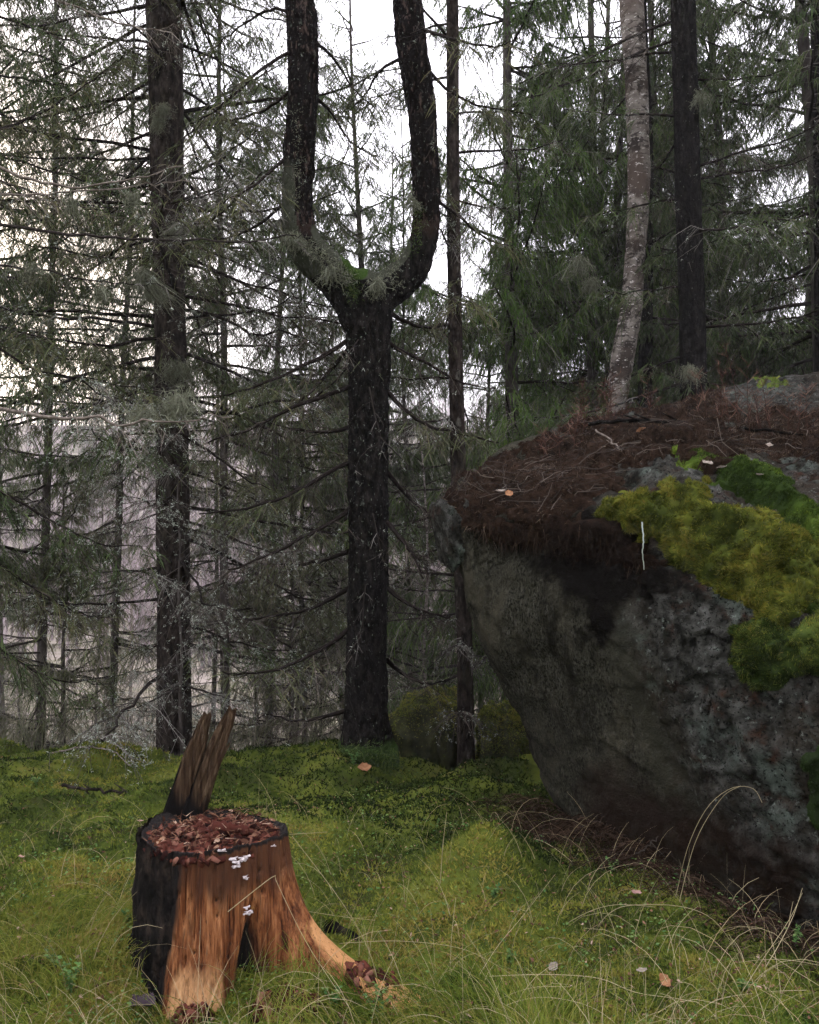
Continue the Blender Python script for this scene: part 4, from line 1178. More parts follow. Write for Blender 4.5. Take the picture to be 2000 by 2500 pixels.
def fork_mesh():
    mb_ = MB()
    def tube(pts, w, n):
        p_ = crom(PP([(a, b, YD + e) for a, b, e in pts]), n)
        r_ = crom(np.array(w, float)[:, None] * .5 * ppm, n)[:, 0]
        p_ = np.vstack([p_[:1] - nrm(p_[1:2] - p_[:1]) * .01, p_, p_[-1] + nrm(p_[-1] - p_[-2]) * .05])
        k0_ = mb_.n
        tubes(mb_, p_, np.concatenate([[.01], r_, [.006]]), 28)
        n_ = mb_.n - k0_
        mb_.add(np.stack([p_[0], p_[-1]]))
        i_ = np.arange(28); j_ = (i_ + 1) % 28
        mb_.t.append(np.stack([k0_ + j_, k0_ + i_, np.full(28, k0_ + n_)], -1)); mb_.t.append(np.stack([k0_ + n_ - 28 + i_, k0_ + n_ - 28 + j_, np.full(28, k0_ + n_ + 1)], -1))
    tube([(771, 1640, 0), (771, 1585, 0), (771, 1540, 0), (772, 1400, 0), (775, 1200, 0), (776, 1000, 0), (777, 850, 0), (777, 720, 0), (772, 660, 0), (768, 610, 0), (766, 580, 0)], [120, 106, 95, 86, 85, 85, 86, 94, 108, 104, 70], 80)
    tube([(752, 690, 0), (738, 625, -.01), (700, 578, -.02), (655, 535, -.03), (633, 490, -.03), (626, 440, -.02), (626, 390, 0), (631, 300, .02), (638, 200, .03), (639, 100, .05), (632, 0, .06), (626, -120, .1), (632, -300, .1), (640, -560, .1), (650, -900, .1)],
         [60, 84, 84, 76, 70, 66, 66, 66, 64, 66, 64, 60, 50, 36, 10], 110)
    tube([(780, 690, 0), (800, 625, .02), (835, 598, .03), (868, 565, .03), (888, 520, .03), (897, 470, .03), (898, 400, .02), (893, 300, 0), (884, 200, 0), (868, 100, -.02), (858, 0, -.03), (852, -120, -.03), (850, -300, -.03), (845, -560, 0), (840, -900, 0)],
         [60, 80, 76, 70, 60, 58, 60, 58, 64, 66, 62, 58, 50, 36, 10], 110)
    return mb_.mesh('trunk', MAT['bark_dark'], True)


fork_base = np.array([P(771, 1590, YD)[0], P(771, 1590, YD)[1], 0.0])
fork_base[2] = float(G(fork_base[0], fork_base[1]))
fork_tree = obj('forked_spruce', None, label='black mossy spruce whose trunk forks into two upright arms', cat='tree', loc=fork_base)
tmp = obj('trunk', fork_mesh())
md = tmp.modifiers.new('remesh', 'REMESH'); md.mode = 'VOXEL'; md.voxel_size = .0155
ms = tmp.modifiers.new('smooth', 'SMOOTH'); ms.iterations = 6; ms.factor = .5
dg = bpy.context.evaluated_depsgraph_get()
ev = tmp.evaluated_get(dg)
me = bpy.data.meshes.new_from_object(ev, depsgraph=dg)
bpy.data.objects.remove(tmp)
nvx = len(me.vertices)
co = np.empty(nvx * 3, np.float32); me.vertices.foreach_get('co', co); co = co.reshape(-1, 3)
no = np.empty(nvx * 3, np.float32); me.vertices.foreach_get('normal', no); no = no.reshape(-1, 3)
hgt = co[:, 2] - fork_base[2]
ang = np.arctan2(co[:, 1] - fork_base[1], co[:, 0] - fork_base[0])
fl = .035 * np.exp(-np.maximum(hgt, 0) / .16) * (1 + .7 * np.sin(ang * 5 + 1))
q = co * np.array([1, 1, .45])
disp = .010 * fbm(q * 26, 3, 61) + .006 * fbm(co * 60, 2, 62) + .010 * fbm(co * 7, 2, 63) + fl
co = co + no * disp[:, None] - fork_base
me.vertices.foreach_set('co', co.astype(np.float32).ravel())
me.polygons.foreach_set('use_smooth', np.ones(len(me.polygons), bool))
me.update()
# the fork and arms carry greener, more lichened, redder bark than the black lower trunk
MAT['bark_fork'] = tex_mat('bark_fork', [(.36, (.0015, .0015, .0014)), (.5, (.006, .0052, .0048)), (.70, (.022, .0185, .0165))], 24, stretch=(1, 1, .45), spec=.03, rough=1.0, bump=1, bdist=.05, bscale=24,
                           layers=[(9, (1, 1, .5), .95, 1.35, (.026, .0165, .0135), 'attr', 'arm'), (24, (1, 1, .4), 1.40, 1.56, (.06, .043, .036), 'attr', 'arm'), (30, (1, 1, .35), 1.36, 1.44, (.004, .003, .0028), 'attr', 'arm'), (4.5, (1, 1, .6), .98, 1.2, (.040, .043, .030), 'attr', 'greyl'),
                                   (50, (1, 1, .7), .63, .67, (.135, .155, .13)), (17, (1, 1, .5), .64, .69, (.055, .062, .05)), (6, (1, 1, 1), .9, 1.15, (.03, .055, .012), 'attr', 'mossy')])
wz = co[:, 2] + fork_base[2]; wpx, wpy = proj(co + fork_base)
arm = sm(560, 440, wpy)
up = sm(.1, .7, no[:, 2])
greyl = sm(.15, .6, sm(640, 560, wpy) * sm(250, 420, wpy) * (up * .9 + .25) + .25 * (wpx < 700) * sm(640, 560, wpy) * (no[:, 0] < .0)) * .9
mossy = np.clip(sm(735, 700, np.abs(wpx - 745) + 690) * 1.0 * sm(640, 590, wpy) * sm(500, 540, wpy) * up * 1.6 + .75 * sm(.16, .0, hgt), 0, 1)
me.materials.clear(); me.materials.append(MAT['bark_fork'])
for nm, arr in (('arm', arm), ('greyl', greyl), ('mossy', mossy)):
    a = me.attributes.new(nm, 'FLOAT', 'POINT'); a.data.foreach_set('value', arr.astype(np.float32))
obj('trunk', me, fork_tree)


def add_branch(tree, loc, pts, r0, seed, n_sec, sec_len, n_ter, ter_len, woodmat='twig', needles=None, ndl_n=5, lich_p=.06, droop=.45, down=.7, tw=.004, live=.3, n=16, name='branch', nw=.006, label=None, tip=.25, wig=.015, fwd=.55, fol=.0065):
    """a single bough through world points, with its own twigs; needles and lichen are its sub-parts"""
    g_ = rng(seed)
    c_ = crom(np.asarray(pts, float), n)
    ln = np.linalg.norm(c_[-1] - c_[0])
    c_ = c_ + g_.normal(size=c_.shape) * wig * ln * np.linspace(0, 1, n)[:, None] * .5 - np.asarray(loc)
    w, nd_, li = MB(), MB(), MB()
    twigwork(c_, g_, r0, w, n_sec, sec_len, n_ter, ter_len, nd_ if needles else None, ndl_n, droop=droop, down=down, live=live, lich=li, lich_p=lich_p, tw=tw, nw=nw, tip=tip, fwd=fwd, fol=fol)
    o = obj(name, w.mesh(name, MAT[woodmat]), tree, label=label)
    if nd_.n: obj('needles', nd_.mesh('needles', MAT[needles]), o, kind='stuff')
    if li.n: obj('lichen', li.mesh('lichen', MAT['lichen']), o, kind='stuff')
    return o


fork_branches = [
    [(735, 715, 0), (690, 745, -.15), (620, 780, -.3), (540, 812, -.5), (470, 835, -.6)],
    [(735, 735, 0), (700, 775, .2), (650, 830, .4), (600, 870, .6)],
    [(735, 815, 0), (680, 835, -.1), (610, 862, -.3), (520, 905, -.4), (430, 935, -.5)],
    [(735, 975, 0), (700, 990, -.1), (640, 1025, -.2), (580, 1052, -.3), (500, 1075, -.4), (420, 1080, -.5)],
    [(735, 1075, 0), (690, 1105, -.2), (630, 1135, -.4), (560, 1172, -.6), (480, 1200, -.8)],
    [(735, 1238, 0), (690, 1265, .1), (640, 1285, .2), (560, 1300, .3), (500, 1300, .4)],
    [(735, 1325, 0), (690, 1360, -.2), (630, 1392, -.4), (560, 1415, -.6), (470, 1418, -.8)],
    [(732, 1495, 0), (680, 1510, .2), (620, 1518, .4), (560, 1505, .6)],
    [(815, 720, 0), (850, 742, .1), (900, 765, .2), (960, 800, .3), (1040, 820, .4)],
    [(815, 822, 0), (850, 860, -.1), (900, 895, -.2), (960, 912, -.2), (1050, 930, -.3)],
    [(812, 990, 0), (845, 1030, .1), (880, 1065, .2), (920, 1090, .3)],
    [(812, 1235, 0), (850, 1265, -.1), (900, 1290, -.2), (950, 1300, -.3)],
    [(815, 655, 0), (860, 680, .3), (910, 690, .6), (960, 680, .9)],
    [(812, 1095, 0), (840, 1130, -.3), (870, 1170, -.5), (890, 1220, -.6)],
    [(735, 900, 0), (690, 910, .5), (630, 905, .9), (560, 890, 1.2)],
    [(735, 1160, 0), (680, 1180, .5), (620, 1190, .8), (540, 1185, 1.1)],
    [(815, 1390, 0), (850, 1420, .3), (900, 1440, .6), (950, 1430, .9)],
    [(610, 110, 0), (560, 140, -.2), (500, 190, -.4), (430, 250, -.5), (380, 300, -.6)],
    [(608, 195, 0), (560, 230, .2), (500, 250, .4), (420, 270, .6)],
    [(605, 330, 0), (560, 370, -.3), (520, 400, -.5), (460, 430, -.7)],
    [(620, 30, 0), (570, 20, .4), (500, 60, .7), (440, 110, 1.0)],
    [(605, 420, 0), (550, 470, .2), (480, 500, .4), (400, 520, .5)],
    [(905, 150, 0), (950, 195, -.2), (1020, 225, -.4), (1120, 240, -.5)],
    [(915, 420, 0), (960, 450, .1), (1020, 500, .3), (1080, 520, .4)],
    [(880, 60, 0), (930, 75, -.3), (1000, 95, -.6), (1100, 90, -.9)],
    [(665, 90, 0), (700, 120, .3), (740, 180, .5), (780, 220, .6)],
    [(850, 120, 0), (800, 150, .4), (760, 210, .7), (720, 240, .9)],
    [(660, 200, 0), (700, 240, .2), (740, 300, .3), (790, 330, .4)],
]
for k, pts in enumerate(fork_branches):
    w = PP([(a, b, YD + e) for a, b, e in pts])
    upper_ = pts[0][1] < 560
    ln = np.linalg.norm(w[-1] - w[0])
    add_branch(fork_tree, fork_base, w, (.021 if not upper_ else .015), 400 + k, int(14 + 12 * ln), .55 * ln * .7, 4, .16, 'twig', 'needles_old' if k % 3 == 0 or upper_ else None, 4, lich_p=.02, tw=.004)
# pale thin dead shoots hanging close to the trunk
for k, pts in enumerate([[(778, 815, -.2), (788, 870, -.28), (800, 925, -.3), (765, 955, -.32), (745, 1000, -.3)], [(800, 920, -.22), (840, 960, -.3), (880, 1000, -.3)], [(770, 1230, -.22), (765, 1280, -.25), (765, 1330, -.25)],
                          [(760, 1340, -.25), (740, 1370, -.3), (725, 1400, -.3)], [(785, 1080, -.22), (800, 1150, -.3), (812, 1190, -.3)], [(755, 715, -.2), (735, 745, -.25), (725, 800, -.25)]]):
    add_branch(fork_tree, fork_base, PP([(a, b, YD + e) for a, b, e in pts]), .006, 450 + k, 5, .12, 2, .08, 'twig_grey', None, 0, lich_p=.05, tw=.003, name='dead_shoot')


gs = rng(462)
for k in range(12):                                          # broken stubs of old boughs
    z_ = 700 + 75 * k + gs.uniform(-25, 25)
    sd_ = 1 if k % 2 else -1
    x0 = 776 + sd_ * 36
    add_branch(fork_tree, fork_base, PP([(x0, z_, -.03), (x0 + sd_ * gs.uniform(10, 18), z_ + gs.uniform(-4, 10), -.08), (x0 + sd_ * gs.uniform(20, 40), z_ + gs.uniform(-6, 24), -.14)]), gs.uniform(.008, .014), 470 + k, 0, 0, 0, 0, 'twig', None, 0, n=6, name='stub', tip=.5)


def beard(tree, loc, px, py, d, w, h, n, seed, mat='beard', name='beard_lichen', tilt=(0, 0)):
    """a hanging tuft of pale lichen strands"""
    g_ = rng(seed)
    c_ = P(px, py, d)
    a = g_.normal(size=(n, 3)) * np.array([w * .4, w * .3, w * .22])
    L_ = h * g_.uniform(.35, 1.1, n)
    s_ = np.linspace(0, 1, 5)[None, :, None]
    b = c_ + a
    dirv = np.stack([g_.normal(size=n) * .5 + tilt[0], g_.normal(size=n) * .4, -np.ones(n)], -1)
    cv = b[:, None] + dirv[:, None] * L_[:, None, None] * s_ + g_.normal(size=(n, 5, 3)) * .008 * s_ - np.asarray(loc)
    cv = cv + np.cumsum(g_.normal(size=cv.shape) * .012, 1)
    m_ = MB(); ribbons(m_, cv, np.array([[.0045, .005, .0045, .0035, .0015]]) * g_.uniform(.5, 1.5, (n, 1)), g_, g_.random(n))
    fl_ = np.repeat(cv[:, 1:].reshape(-1, 3), 2, 0); blades(m_, fl_, g_.normal(size=fl_.shape), g_.uniform(.012, .035, len(fl_)), .003, g_, g_.random(len(fl_)))
    return obj(name, m_.mesh(name, MAT[mat]), tree)


def lichen_mat(tree, loc, pts, d, w, n, seed, mat='lichen', name='lichen_patch', drop=.03):
    """leafy lichen lying along a line of picks on the trunk's front"""
    g_ = rng(seed)
    c_ = crom(PP([(a, b, d + e) for a, b, e in pts]), 40)
    k_ = g_.integers(0, 40, n)
    b = c_[k_] + g_.normal(size=(n, 3)) * np.array([w, .01, w]) * .5 - np.asarray(loc)
    m_ = MB()
    dirv = np.stack([g_.normal(size=n) * .6, -.35 + g_.normal(size=n) * .3, -.4 + g_.normal(size=n) * .6], -1)
    blades(m_, b, dirv, drop * g_.uniform(.4, 1.2, n), .005, g_, g_.random(n))
    return obj(name, m_.mesh(name, MAT[mat]), tree, kind='stuff')


lichen_mat(fork_tree, fork_base, [(603, 498, -.17), (640, 515, -.2), (690, 545, -.22), (735, 590, -.22)], YD, .06, 900, 471, 'beard', drop=.05)
lichen_mat(fork_tree, fork_base, [(845, 535, -.19), (830, 560, -.2), (825, 590, -.2), (850, 600, -.2)], YD, .05, 200, 472, 'beard')
lichen_mat(fork_tree, fork_base, [(880, 440, -.17), (880, 480, -.18), (870, 530, -.18)], YD, .05, 260, 473, 'moss_dark')
lichen_mat(fork_tree, fork_base, [(725, 560, -.16), (742, 590, -.2), (745, 625, -.2)], YD, .06, 700, 474, 'moss_dark', name='moss_tuft')
lichen_mat(fork_tree, fork_base, [(722, 1600, -.2), (770, 1595, -.28), (820, 1600, -.22)], YD, .10, 1600, 476, 'moss_dark', name='moss_collar', drop=.06)
lichen_mat(fork_tree, fork_base, [(625, 230, -.17), (628, 340, -.17), (622, 430, -.17)], YD, .05, 220, 477, 'beard')
for (px, py, w_, h_, n_) in [(620, 500, .05, .07, 90), (695, 565, .04, .14, 80), (795, 590, .05, .12, 90), (870, 425, .05, .05, 60)]:
    beard(fork_tree, fork_base, px, py, YD - .22, w_, h_, n_, int(px))

# ------------------------------------------------------------------ the other near trunks
def near_tree(name, picks, widths, d, mat, label, flare=.25, seed=0, sides=34, amp=.06, ext=None):
    pts = PP([(a, b, d + (e[0] if e else 0)) for a, b, *e in picks])
    k_ = d * S / 2000 * .5
    base = np.array([pts[0][0], pts[0][1], float(G(pts[0][0], pts[0][1], False))])
    pts = np.vstack([[base[0], base[1], base[2] - .3], pts])
    rads = np.array([widths[0]] + list(widths), float) * k_
    o = obj(name, None, label=label, cat='tree', loc=base)
    obj('trunk', trunk_mesh('trunk', pts - base, rads, MAT[mat], sides, .065, flare, amp, seed), o)
    return o, base


T1, b1 = near_tree('spruce_tree', [(367, 1560), (366, 1300), (362, 900), (357, 600), (351, 300), (345, 0), (338, -300), (330, -700), (324, -1100)], [72, 68, 68, 64, 70, 72, 62, 40, 10], 7.6, 'bark',
                   'thick straight spruce trunk with dead boughs left of the forked tree', seed=1, flare=.5)
T1b, b1b = near_tree('dead_sapling', [(384, 1590), (379, 1480), (383, 1380), (376, 1250), (379, 1150), (374, 1050), (379, 960)], [8, 7, 6, 5, 4.5, 3.5, 1.5], 7.0, 'bark_far', 'thin crooked dead stem standing before the thick trunk at left', seed=2, flare=.2, sides=10)
T3, b3 = near_tree('spruce_tree', [(982, 1590), (978, 1350), (970, 1150), (963, 900), (957, 600), (954, 300), (953, 0), (950, -400), (946, -900)], [36, 33, 33, 32, 29, 27, 25, 18, 6], 7.0, 'bark',
                   'slim bare straight trunk between the forked tree and the boulder', seed=3, flare=.35, sides=30)
T5, b5 = near_tree('birch_tree', [(1292, 1000), (1300, 860), (1310, 760), (1328, 660), (1336, 560), (1345, 400), (1343, 250), (1336, 100), (1330, 0), (1322, -200), (1310, -600)], [42, 40, 47, 45, 41, 45, 45, 47, 49, 42, 14], 9.2, 'birch',
                   'pale flaking birch trunk behind the boulder', seed=4, flare=.0, amp=.09)
T5b, b5b = near_tree('spruce_tree', [(1356, 1000), (1358, 830), (1362, 600), (1364, 300), (1352, 0), (1345, -500)], [34, 32, 26, 22, 18, 8], 9.9, 'bark_dark', 'dark narrow trunk close behind the birch', seed=5, flare=.0, sides=24)
T6, b6 = near_tree('spruce_tree', [(1463, 1000), (1461, 830), (1456, 600), (1449, 400), (1444, 200), (1438, 0), (1432, -300), (1424, -800)], [60, 56, 53, 52, 51, 50, 40, 12], 8.6, 'bark_dark', 'thick black trunk behind the middle of the boulder', seed=6, flare=.1)
T7, b7 = near_tree('spruce_tree', [(1738, 1000), (1736, 700), (1732, 400), (1728, 200), (1722, 0), (1715, -400)], [40, 38, 34, 32, 28, 10], 8.8, 'bark_dark', 'dark trunk cut off by the right edge above the boulder', seed=7, flare=.1, sides=24)


def rand_branches(tree, base, picks, d, n, seed, zlo, zhi, L, side=None, **kw):
    """boughs round a trunk between two heights"""
    g_ = rng(seed)
    line = PP([(a, b, d) for a, b, *e in picks])
    for k_ in range(n):
        z = zlo + (zhi - zlo) * (k_ + g_.random()) / n
        x_ = np.interp(z, line[:, 2][np.argsort(line[:, 2])], line[:, 0][np.argsort(line[:, 2])])
        az = g_.uniform(0, 2 * math.pi) if side is None else (math.pi if side < 0 else 0) + g_.normal() * .7
        l_ = L * g_.uniform(.6, 1.25)
        f_ = (z - zlo) / (zhi - zlo)
        c_ = bough_curve(np.array([x_, line[0, 1], z]), az, l_, g_.uniform(-.2, .15), g_.uniform(.15, .55), g_, 8, up=.22)
        args = dict(woodmat='twig' if g_.random() < .6 else 'twig_grey', needles='needles_old' if g_.random() < .5 else 'needles', ndl_n=4, lich_p=.05)
        args.update({kk: (vv_(f_, g_) if callable(vv_) else vv_) for kk, vv_ in kw.items()})
        add_branch(tree, base, c_, .009 + .005 * l_, seed * 100 + k_, int((10 + 12 * l_)), .34 * l_ + .12, 6, .2, n=12, **args)


rand_branches(T1, b1, [(367, 1560), (366, 1300), (362, 900), (357, 600), (351, 300), (345, 0), (338, -300)], 7.6, 50, 51, .1, 7.5, 1.8,
              needles=lambda f, g_: None if (g_.random() < .80 - .5 * f) else ('needles' if g_.random() < .6 else 'needles_old'), ndl_n=5, lich_p=lambda f, g_: .26 if f < .5 else .06, live=.2, tw=.0045)
rand_branches(T1, b1, [(367, 1560), (366, 1300), (362, 900), (357, 600), (351, 300), (345, 0), (338, -300)], 7.6, 34, 58, 2.6, 7.6, 2.0, needles=lambda f, g_: 'needles_old' if g_.random() < .6 else 'needles', ndl_n=6, lich_p=.03, live=.15, woodmat='twig')
rand_branches(T1b, b1b, [(381, 1585), (378, 1400), (374, 1200), (373, 1000), (378, 850)], 7.0, 9, 52, .2, 2.6, .5, needles=None, woodmat='twig_grey', lich_p=.12)
rand_branches(T3, b3, [(982, 1590), (978, 1350), (970, 1150), (963, 900), (957, 600), (954, 300), (953, 0)], 7.0, 20, 53, .2, 6.5, .9, needles=lambda f, g_: None if g_.random() < .6 else 'needles_old', lich_p=.08)
rand_branches(T6, b6, [(1463, 1000), (1461, 830), (1456, 600), (1449, 400), (1444, 200), (1438, 0)], 8.6, 22, 54, 2.2, 7.5, 1.7, needles=lambda f, g_: None if g_.random() < .35 else 'needles', ndl_n=6, lich_p=.04)
rand_branches(T5b, b5b, [(1356, 1000), (1358, 830), (1362, 600), (1364, 300), (1352, 0)], 9.9, 12, 55, 2.0, 7.5, 1.3, needles='needles', lich_p=.03)
rand_branches(T7, b7, [(1738, 1000), (1736, 700), (1732, 400), (1728, 200), (1722, 0)], 8.8, 14, 56, 2.2, 7.5, 1.6, needles='needles', ndl_n=7, lich_p=.03)
# lichen tufts
for (t_, b_, px, py, d_, w_, h_, n_) in [(T1, b1, 345, 225, 7.35, .06, .10, 120), (T1, b1, 335, 250, 7.35, .05, .12, 90), (T1, b1, 375, 770, 7.3, .16, .16, 260), (T1, b1, 372, 480, 7.35, .10, .14, 160), (T1, b1, 350, 850, 7.3, .14, .12, 220),
                                          (T6, b6, 1450, 775, 8.3, .10, .16, 160), (T6, b6, 1475, 200, 8.3, .06, .12, 90), (T5, b5, 1222, 545, 8.9, .12, .22, 160), (T5, b5, 1245, 590, 8.9, .10, .16, 120)]:
    beard(t_, b_, px, py, d_, w_, h_, n_, int(px + py))
# one long pale sleeve of lichen hanging before the trunk at left
beard(T1, b1, 302, 570, 6.6, .035, .30, 220, 801, tilt=(.32, 0))
beard(T1, b1, 318, 600, 6.6, .04, .18, 160, 802, tilt=(.30, 0))

# a spruce standing just outside the left edge whose long boughs reach into the view
NX, NY = P(-260, 1168, 5.2)[0], 5.2
nb = np.array([NX, NY, float(G(NX, NY, False))])
edge_tree = obj('spruce_tree', None, label='spruce beyond the left edge reaching in with long pale lichened boughs', cat='tree', loc=nb)
obj('trunk', trunk_mesh('trunk', np.array([(NX, NY, -.3), (NX, NY, .3), (NX + .05, NY, 3), (NX, NY, 7), (NX, NY, 12)]) - nb, [.17, .15, .13, .09, .02], MAT['bark'], 30, .08, .4, .06, 77), edge_tree)
edge_boughs = [
    ([(-250, 380, 5.2), (-60, 340, 5.0), (60, 378, 4.8), (160, 392, 4.7), (260, 383, 4.7), (360, 355, 4.7), (420, 330, 4.7)], 'twig_pale', .012, .0),
    ([(-250, 395, 5.2), (-60, 410, 5.1), (90, 408, 5.0), (220, 398, 5.0), (330, 388, 5.0), (430, 378, 5.0)], 'twig_pale', .010, .0),
    ([(-250, 480, 5.2), (-40, 470, 5.1), (110, 490, 5.0), (260, 500, 4.9), (400, 508, 4.9), (560, 505, 4.9), (640, 495, 4.9)], 'twig_grey', .014, .04),
    ([(-250, 850, 5.2), (-60, 850, 4.6), (40, 870, 4.3), (130, 882, 4.2), (205, 878, 4.2), (245, 895, 4.2), (320, 890, 4.2), (400, 882, 4.2), (480, 875, 4.2)], 'twig_pale', .014, .05),
    ([(-250, -60, 5.2), (0, -40, 5.1), (120, 0, 5.0), (220, 38, 5.0), (300, 60, 5.0), (350, 62, 5.0), (385, 52, 5.0)], 'twig_pale', .010, .0),
    ([(-250, 620, 5.2), (-60, 560, 5.4), (80, 570, 5.5), (200, 590, 5.6), (320, 600, 5.6)], 'twig_grey', .012, .08),
    ([(-250, 250, 5.2), (-60, 280, 5.5), (60, 250, 5.8), (180, 180, 6.0), (260, 120, 6.2)], 'twig', .014, .03),
    ([(-250, 900, 5.2), (-60, 1000, 5.4), (80, 1080, 5.6), (200, 1140, 5.8), (300, 1150, 6.0)], 'twig', .014, .06),
    ([(-250, 1050, 5.2), (-60, 1150, 5.5), (60, 1230, 5.8), (160, 1290, 6.0), (230, 1300, 6.2)], 'twig', .013, .04),
    ([(-250, 1150, 5.2), (-80, 1290, 5.5), (20, 1380, 5.8), (120, 1430, 6.2), (240, 1440, 6.6)], 'twig', .013, .03),
    ([(-250, 700, 5.2), (-40, 720, 5.5), (80, 780, 5.6), (200, 800, 5.8), (330, 830, 5.9)], 'twig', .013, .10),
]
ge = rng(95)
for k in range(9):
    y0 = np.linspace(-150, 430, 9)[k] + ge.normal() * 18
    xe = ge.uniform(120, 330); dr = ge.uniform(60, 190) * (1 if k % 4 else .2)
    d2 = ge.uniform(5.3, 7.2)
    edge_boughs.append(([(-260, y0 - 40, 5.2), (-110, y0, 5.2 + (d2 - 5.2) * .4), (10, y0 + dr * .35, 5.2 + (d2 - 5.2) * .7), (xe * .6, y0 + dr * .8, d2), (xe, y0 + dr, d2)], 'twig', .014, .04))
for k, (pts, mt, r_, lp) in enumerate(edge_boughs):
    pale_ = mt == 'twig_pale'
    dk = mt == 'twig'
    add_branch(edge_tree, nb, PP(pts), r_, 900 + k, 28 if dk else 16, .6 if dk else .34, 6 if dk else 4, .15 if dk else .1, mt, ('needles' if k % 2 else 'needles_old') if dk else None, 6, lich_p=lp + (.06 if pale_ else 0), n=30, tip=.22, wig=.010, live=.2, tw=.004, fwd=.9, droop=.6)
for (px, py, d_, w_, h_, n_) in [(300, 870, 4.3, .10, .08, 120), (380, 840, 4.4, .12, .10, 140), (70, 560, 5.3, .06, .10, 60), (215, 610, 5.4, .06, .10, 60), (280, 410, 4.8, .05, .08, 50), (150, 420, 4.8, .05, .09, 50)]:
    beard(edge_tree, nb, px, py, d_, w_, h_, n_, int(px * 3 + py))

# ------------------------------------------------------------------ mossy stones behind the ridge
MAT['rock_moss'] = tex_mat('rock_moss', [(.3, (.012, .012, .008)), (.5, (.028, .03, .014)), (.7, (.06, .065, .025))], 8, bump=1, bdist=.02)


def mossy_rock(px, py, d, r, label, seed, dark=0.0):
    c_ = P(px, py, d)
    o = blob('mossy_rock', c_, r, MAT['rock_moss'], None, seed, .34, (60, 44), .7, label=label, cat='stone')
    g_ = rng(seed)
    n_ = 14000
    d_ = nrm(g_.normal(size=(n_ * 2, 3))); d_ = d_[d_[:, 2] > -.5]
    keep = g_.random(len(d_)) < sm(-.5 + dark, .5 + dark, d_[:, 2] + .5 * fbm(d_ * 2.5, 3, seed + 2)); d_ = d_[keep]
    f = lambda v: np.sign(v) * np.abs(v) ** .7
    ph = np.arccos(np.clip(d_[:, 2], -1, 1)); th_ = np.arctan2(d_[:, 1], d_[:, 0])
    dd_ = np.stack([f(np.sin(ph)) * f(np.cos(th_)), f(np.sin(ph)) * f(np.sin(th_)), f(np.cos(ph))], -1)
    b = dd_ * np.asarray(r) * (1 + .34 * fbm(dd_ * 1.6 + seed, 3, seed) + .102 * fbm(dd_ * 6 + seed, 3, seed + 3))[:, None]
    m_ = MB(); blades(m_, b, d_ * .7 + g_.normal(size=b.shape) * .5, .020 * g_.uniform(.5, 1.3, len(b)), .008, g_, np.clip(.68 + .35 * fbm(b * 6, 3, seed) + .15 * g_.normal(size=len(b)), 0, 1))
    obj('moss_cover', m_.mesh('moss_cover', MAT['moss']), o, kind='stuff')
    return o


mossy_rock(893, 1562, 7.3, (.33, .30, .40), 'dark mossy stone between the forked trunk and the slim trunk', 811, .55)
mossy_rock(935, 1540, 7.9, (.25, .25, .45), 'rounded mossy stone behind the dark one, left of the slim trunk', 813, .2)
mossy_rock(1062, 1580, 7.3, (.25, .25, .39), 'green moss-covered stone between the slim trunk and the boulder', 812, -.2)

# ------------------------------------------------------------------ ground cover
BXY = Bg[:, :, :2]


def under_boulder(x, y):
    base = PP([b[0] for b in BO]); bx, by = base[:, 0], base[:, 1]
    return (x > bx[0]) & (y > np.interp(x, bx, by) + .02)


def scatter(n, g_, ylo=2.1, yhi=7.6, spread=.62, p=2.0):
    u = g_.random(n)
    y = 1 / ((1 / ylo) * (1 - u) + (1 / yhi) * u)          # denser towards the viewer
    x = g_.uniform(-1, 1, n) * (spread * y + .15)
    r2 = (x - SC[0]) ** 2 + (y - SC[1]) ** 2
    ok = ~under_boulder(x, y) & (r2 > stump_r(np.arctan2(y - SC[1], x - SC[0]), np.full(n, .03)) ** 2)
    return x[ok], y[ok]


def ground_normal(x, y, e=.02):
    zx = (G(x + e, y) - G(x - e, y)) / (2 * e); zy = (G(x, y + e) - G(x, y - e)) / (2 * e)
    return nrm(np.stack([-zx, -zy, np.ones_like(x)], -1))


g = rng(501)
x, y = scatter(310000, g)
p2 = np.stack([x, y, 0 * x], -1)
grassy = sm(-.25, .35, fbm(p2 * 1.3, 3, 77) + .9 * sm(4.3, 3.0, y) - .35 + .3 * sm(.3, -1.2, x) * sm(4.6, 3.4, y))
tone = np.clip(.52 + .07 * sm(4.0, 2.8, y) + .8 * fbm(p2 * 2.2, 4, 71) + .34 * fbm(p2 * 11, 2, 72) + .08 * grassy - .24 * sm(3.3, 4.3, y) * sm(-1.4, -.4, x) - .20 * sm(4.0, 5.0, y) - .16 * sm(.3, 1.0, x) * sm(3.0, 3.8, y) + .2 * np.exp(-((x - _H[0][0]) / .12) ** 2 - ((y - _H[0][1]) / .2) ** 2), 0, 1)  # moss colour darkened near the boulder to stand for the forest's shade
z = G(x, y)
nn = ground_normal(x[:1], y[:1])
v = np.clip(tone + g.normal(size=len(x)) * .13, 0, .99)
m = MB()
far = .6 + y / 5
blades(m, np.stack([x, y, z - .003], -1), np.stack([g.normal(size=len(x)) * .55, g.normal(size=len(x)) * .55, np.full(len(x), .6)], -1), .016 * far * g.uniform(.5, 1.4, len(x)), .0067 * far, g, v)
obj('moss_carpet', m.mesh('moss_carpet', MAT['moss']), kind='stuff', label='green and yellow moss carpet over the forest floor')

# grass, bent and tangled
g = rng(511)


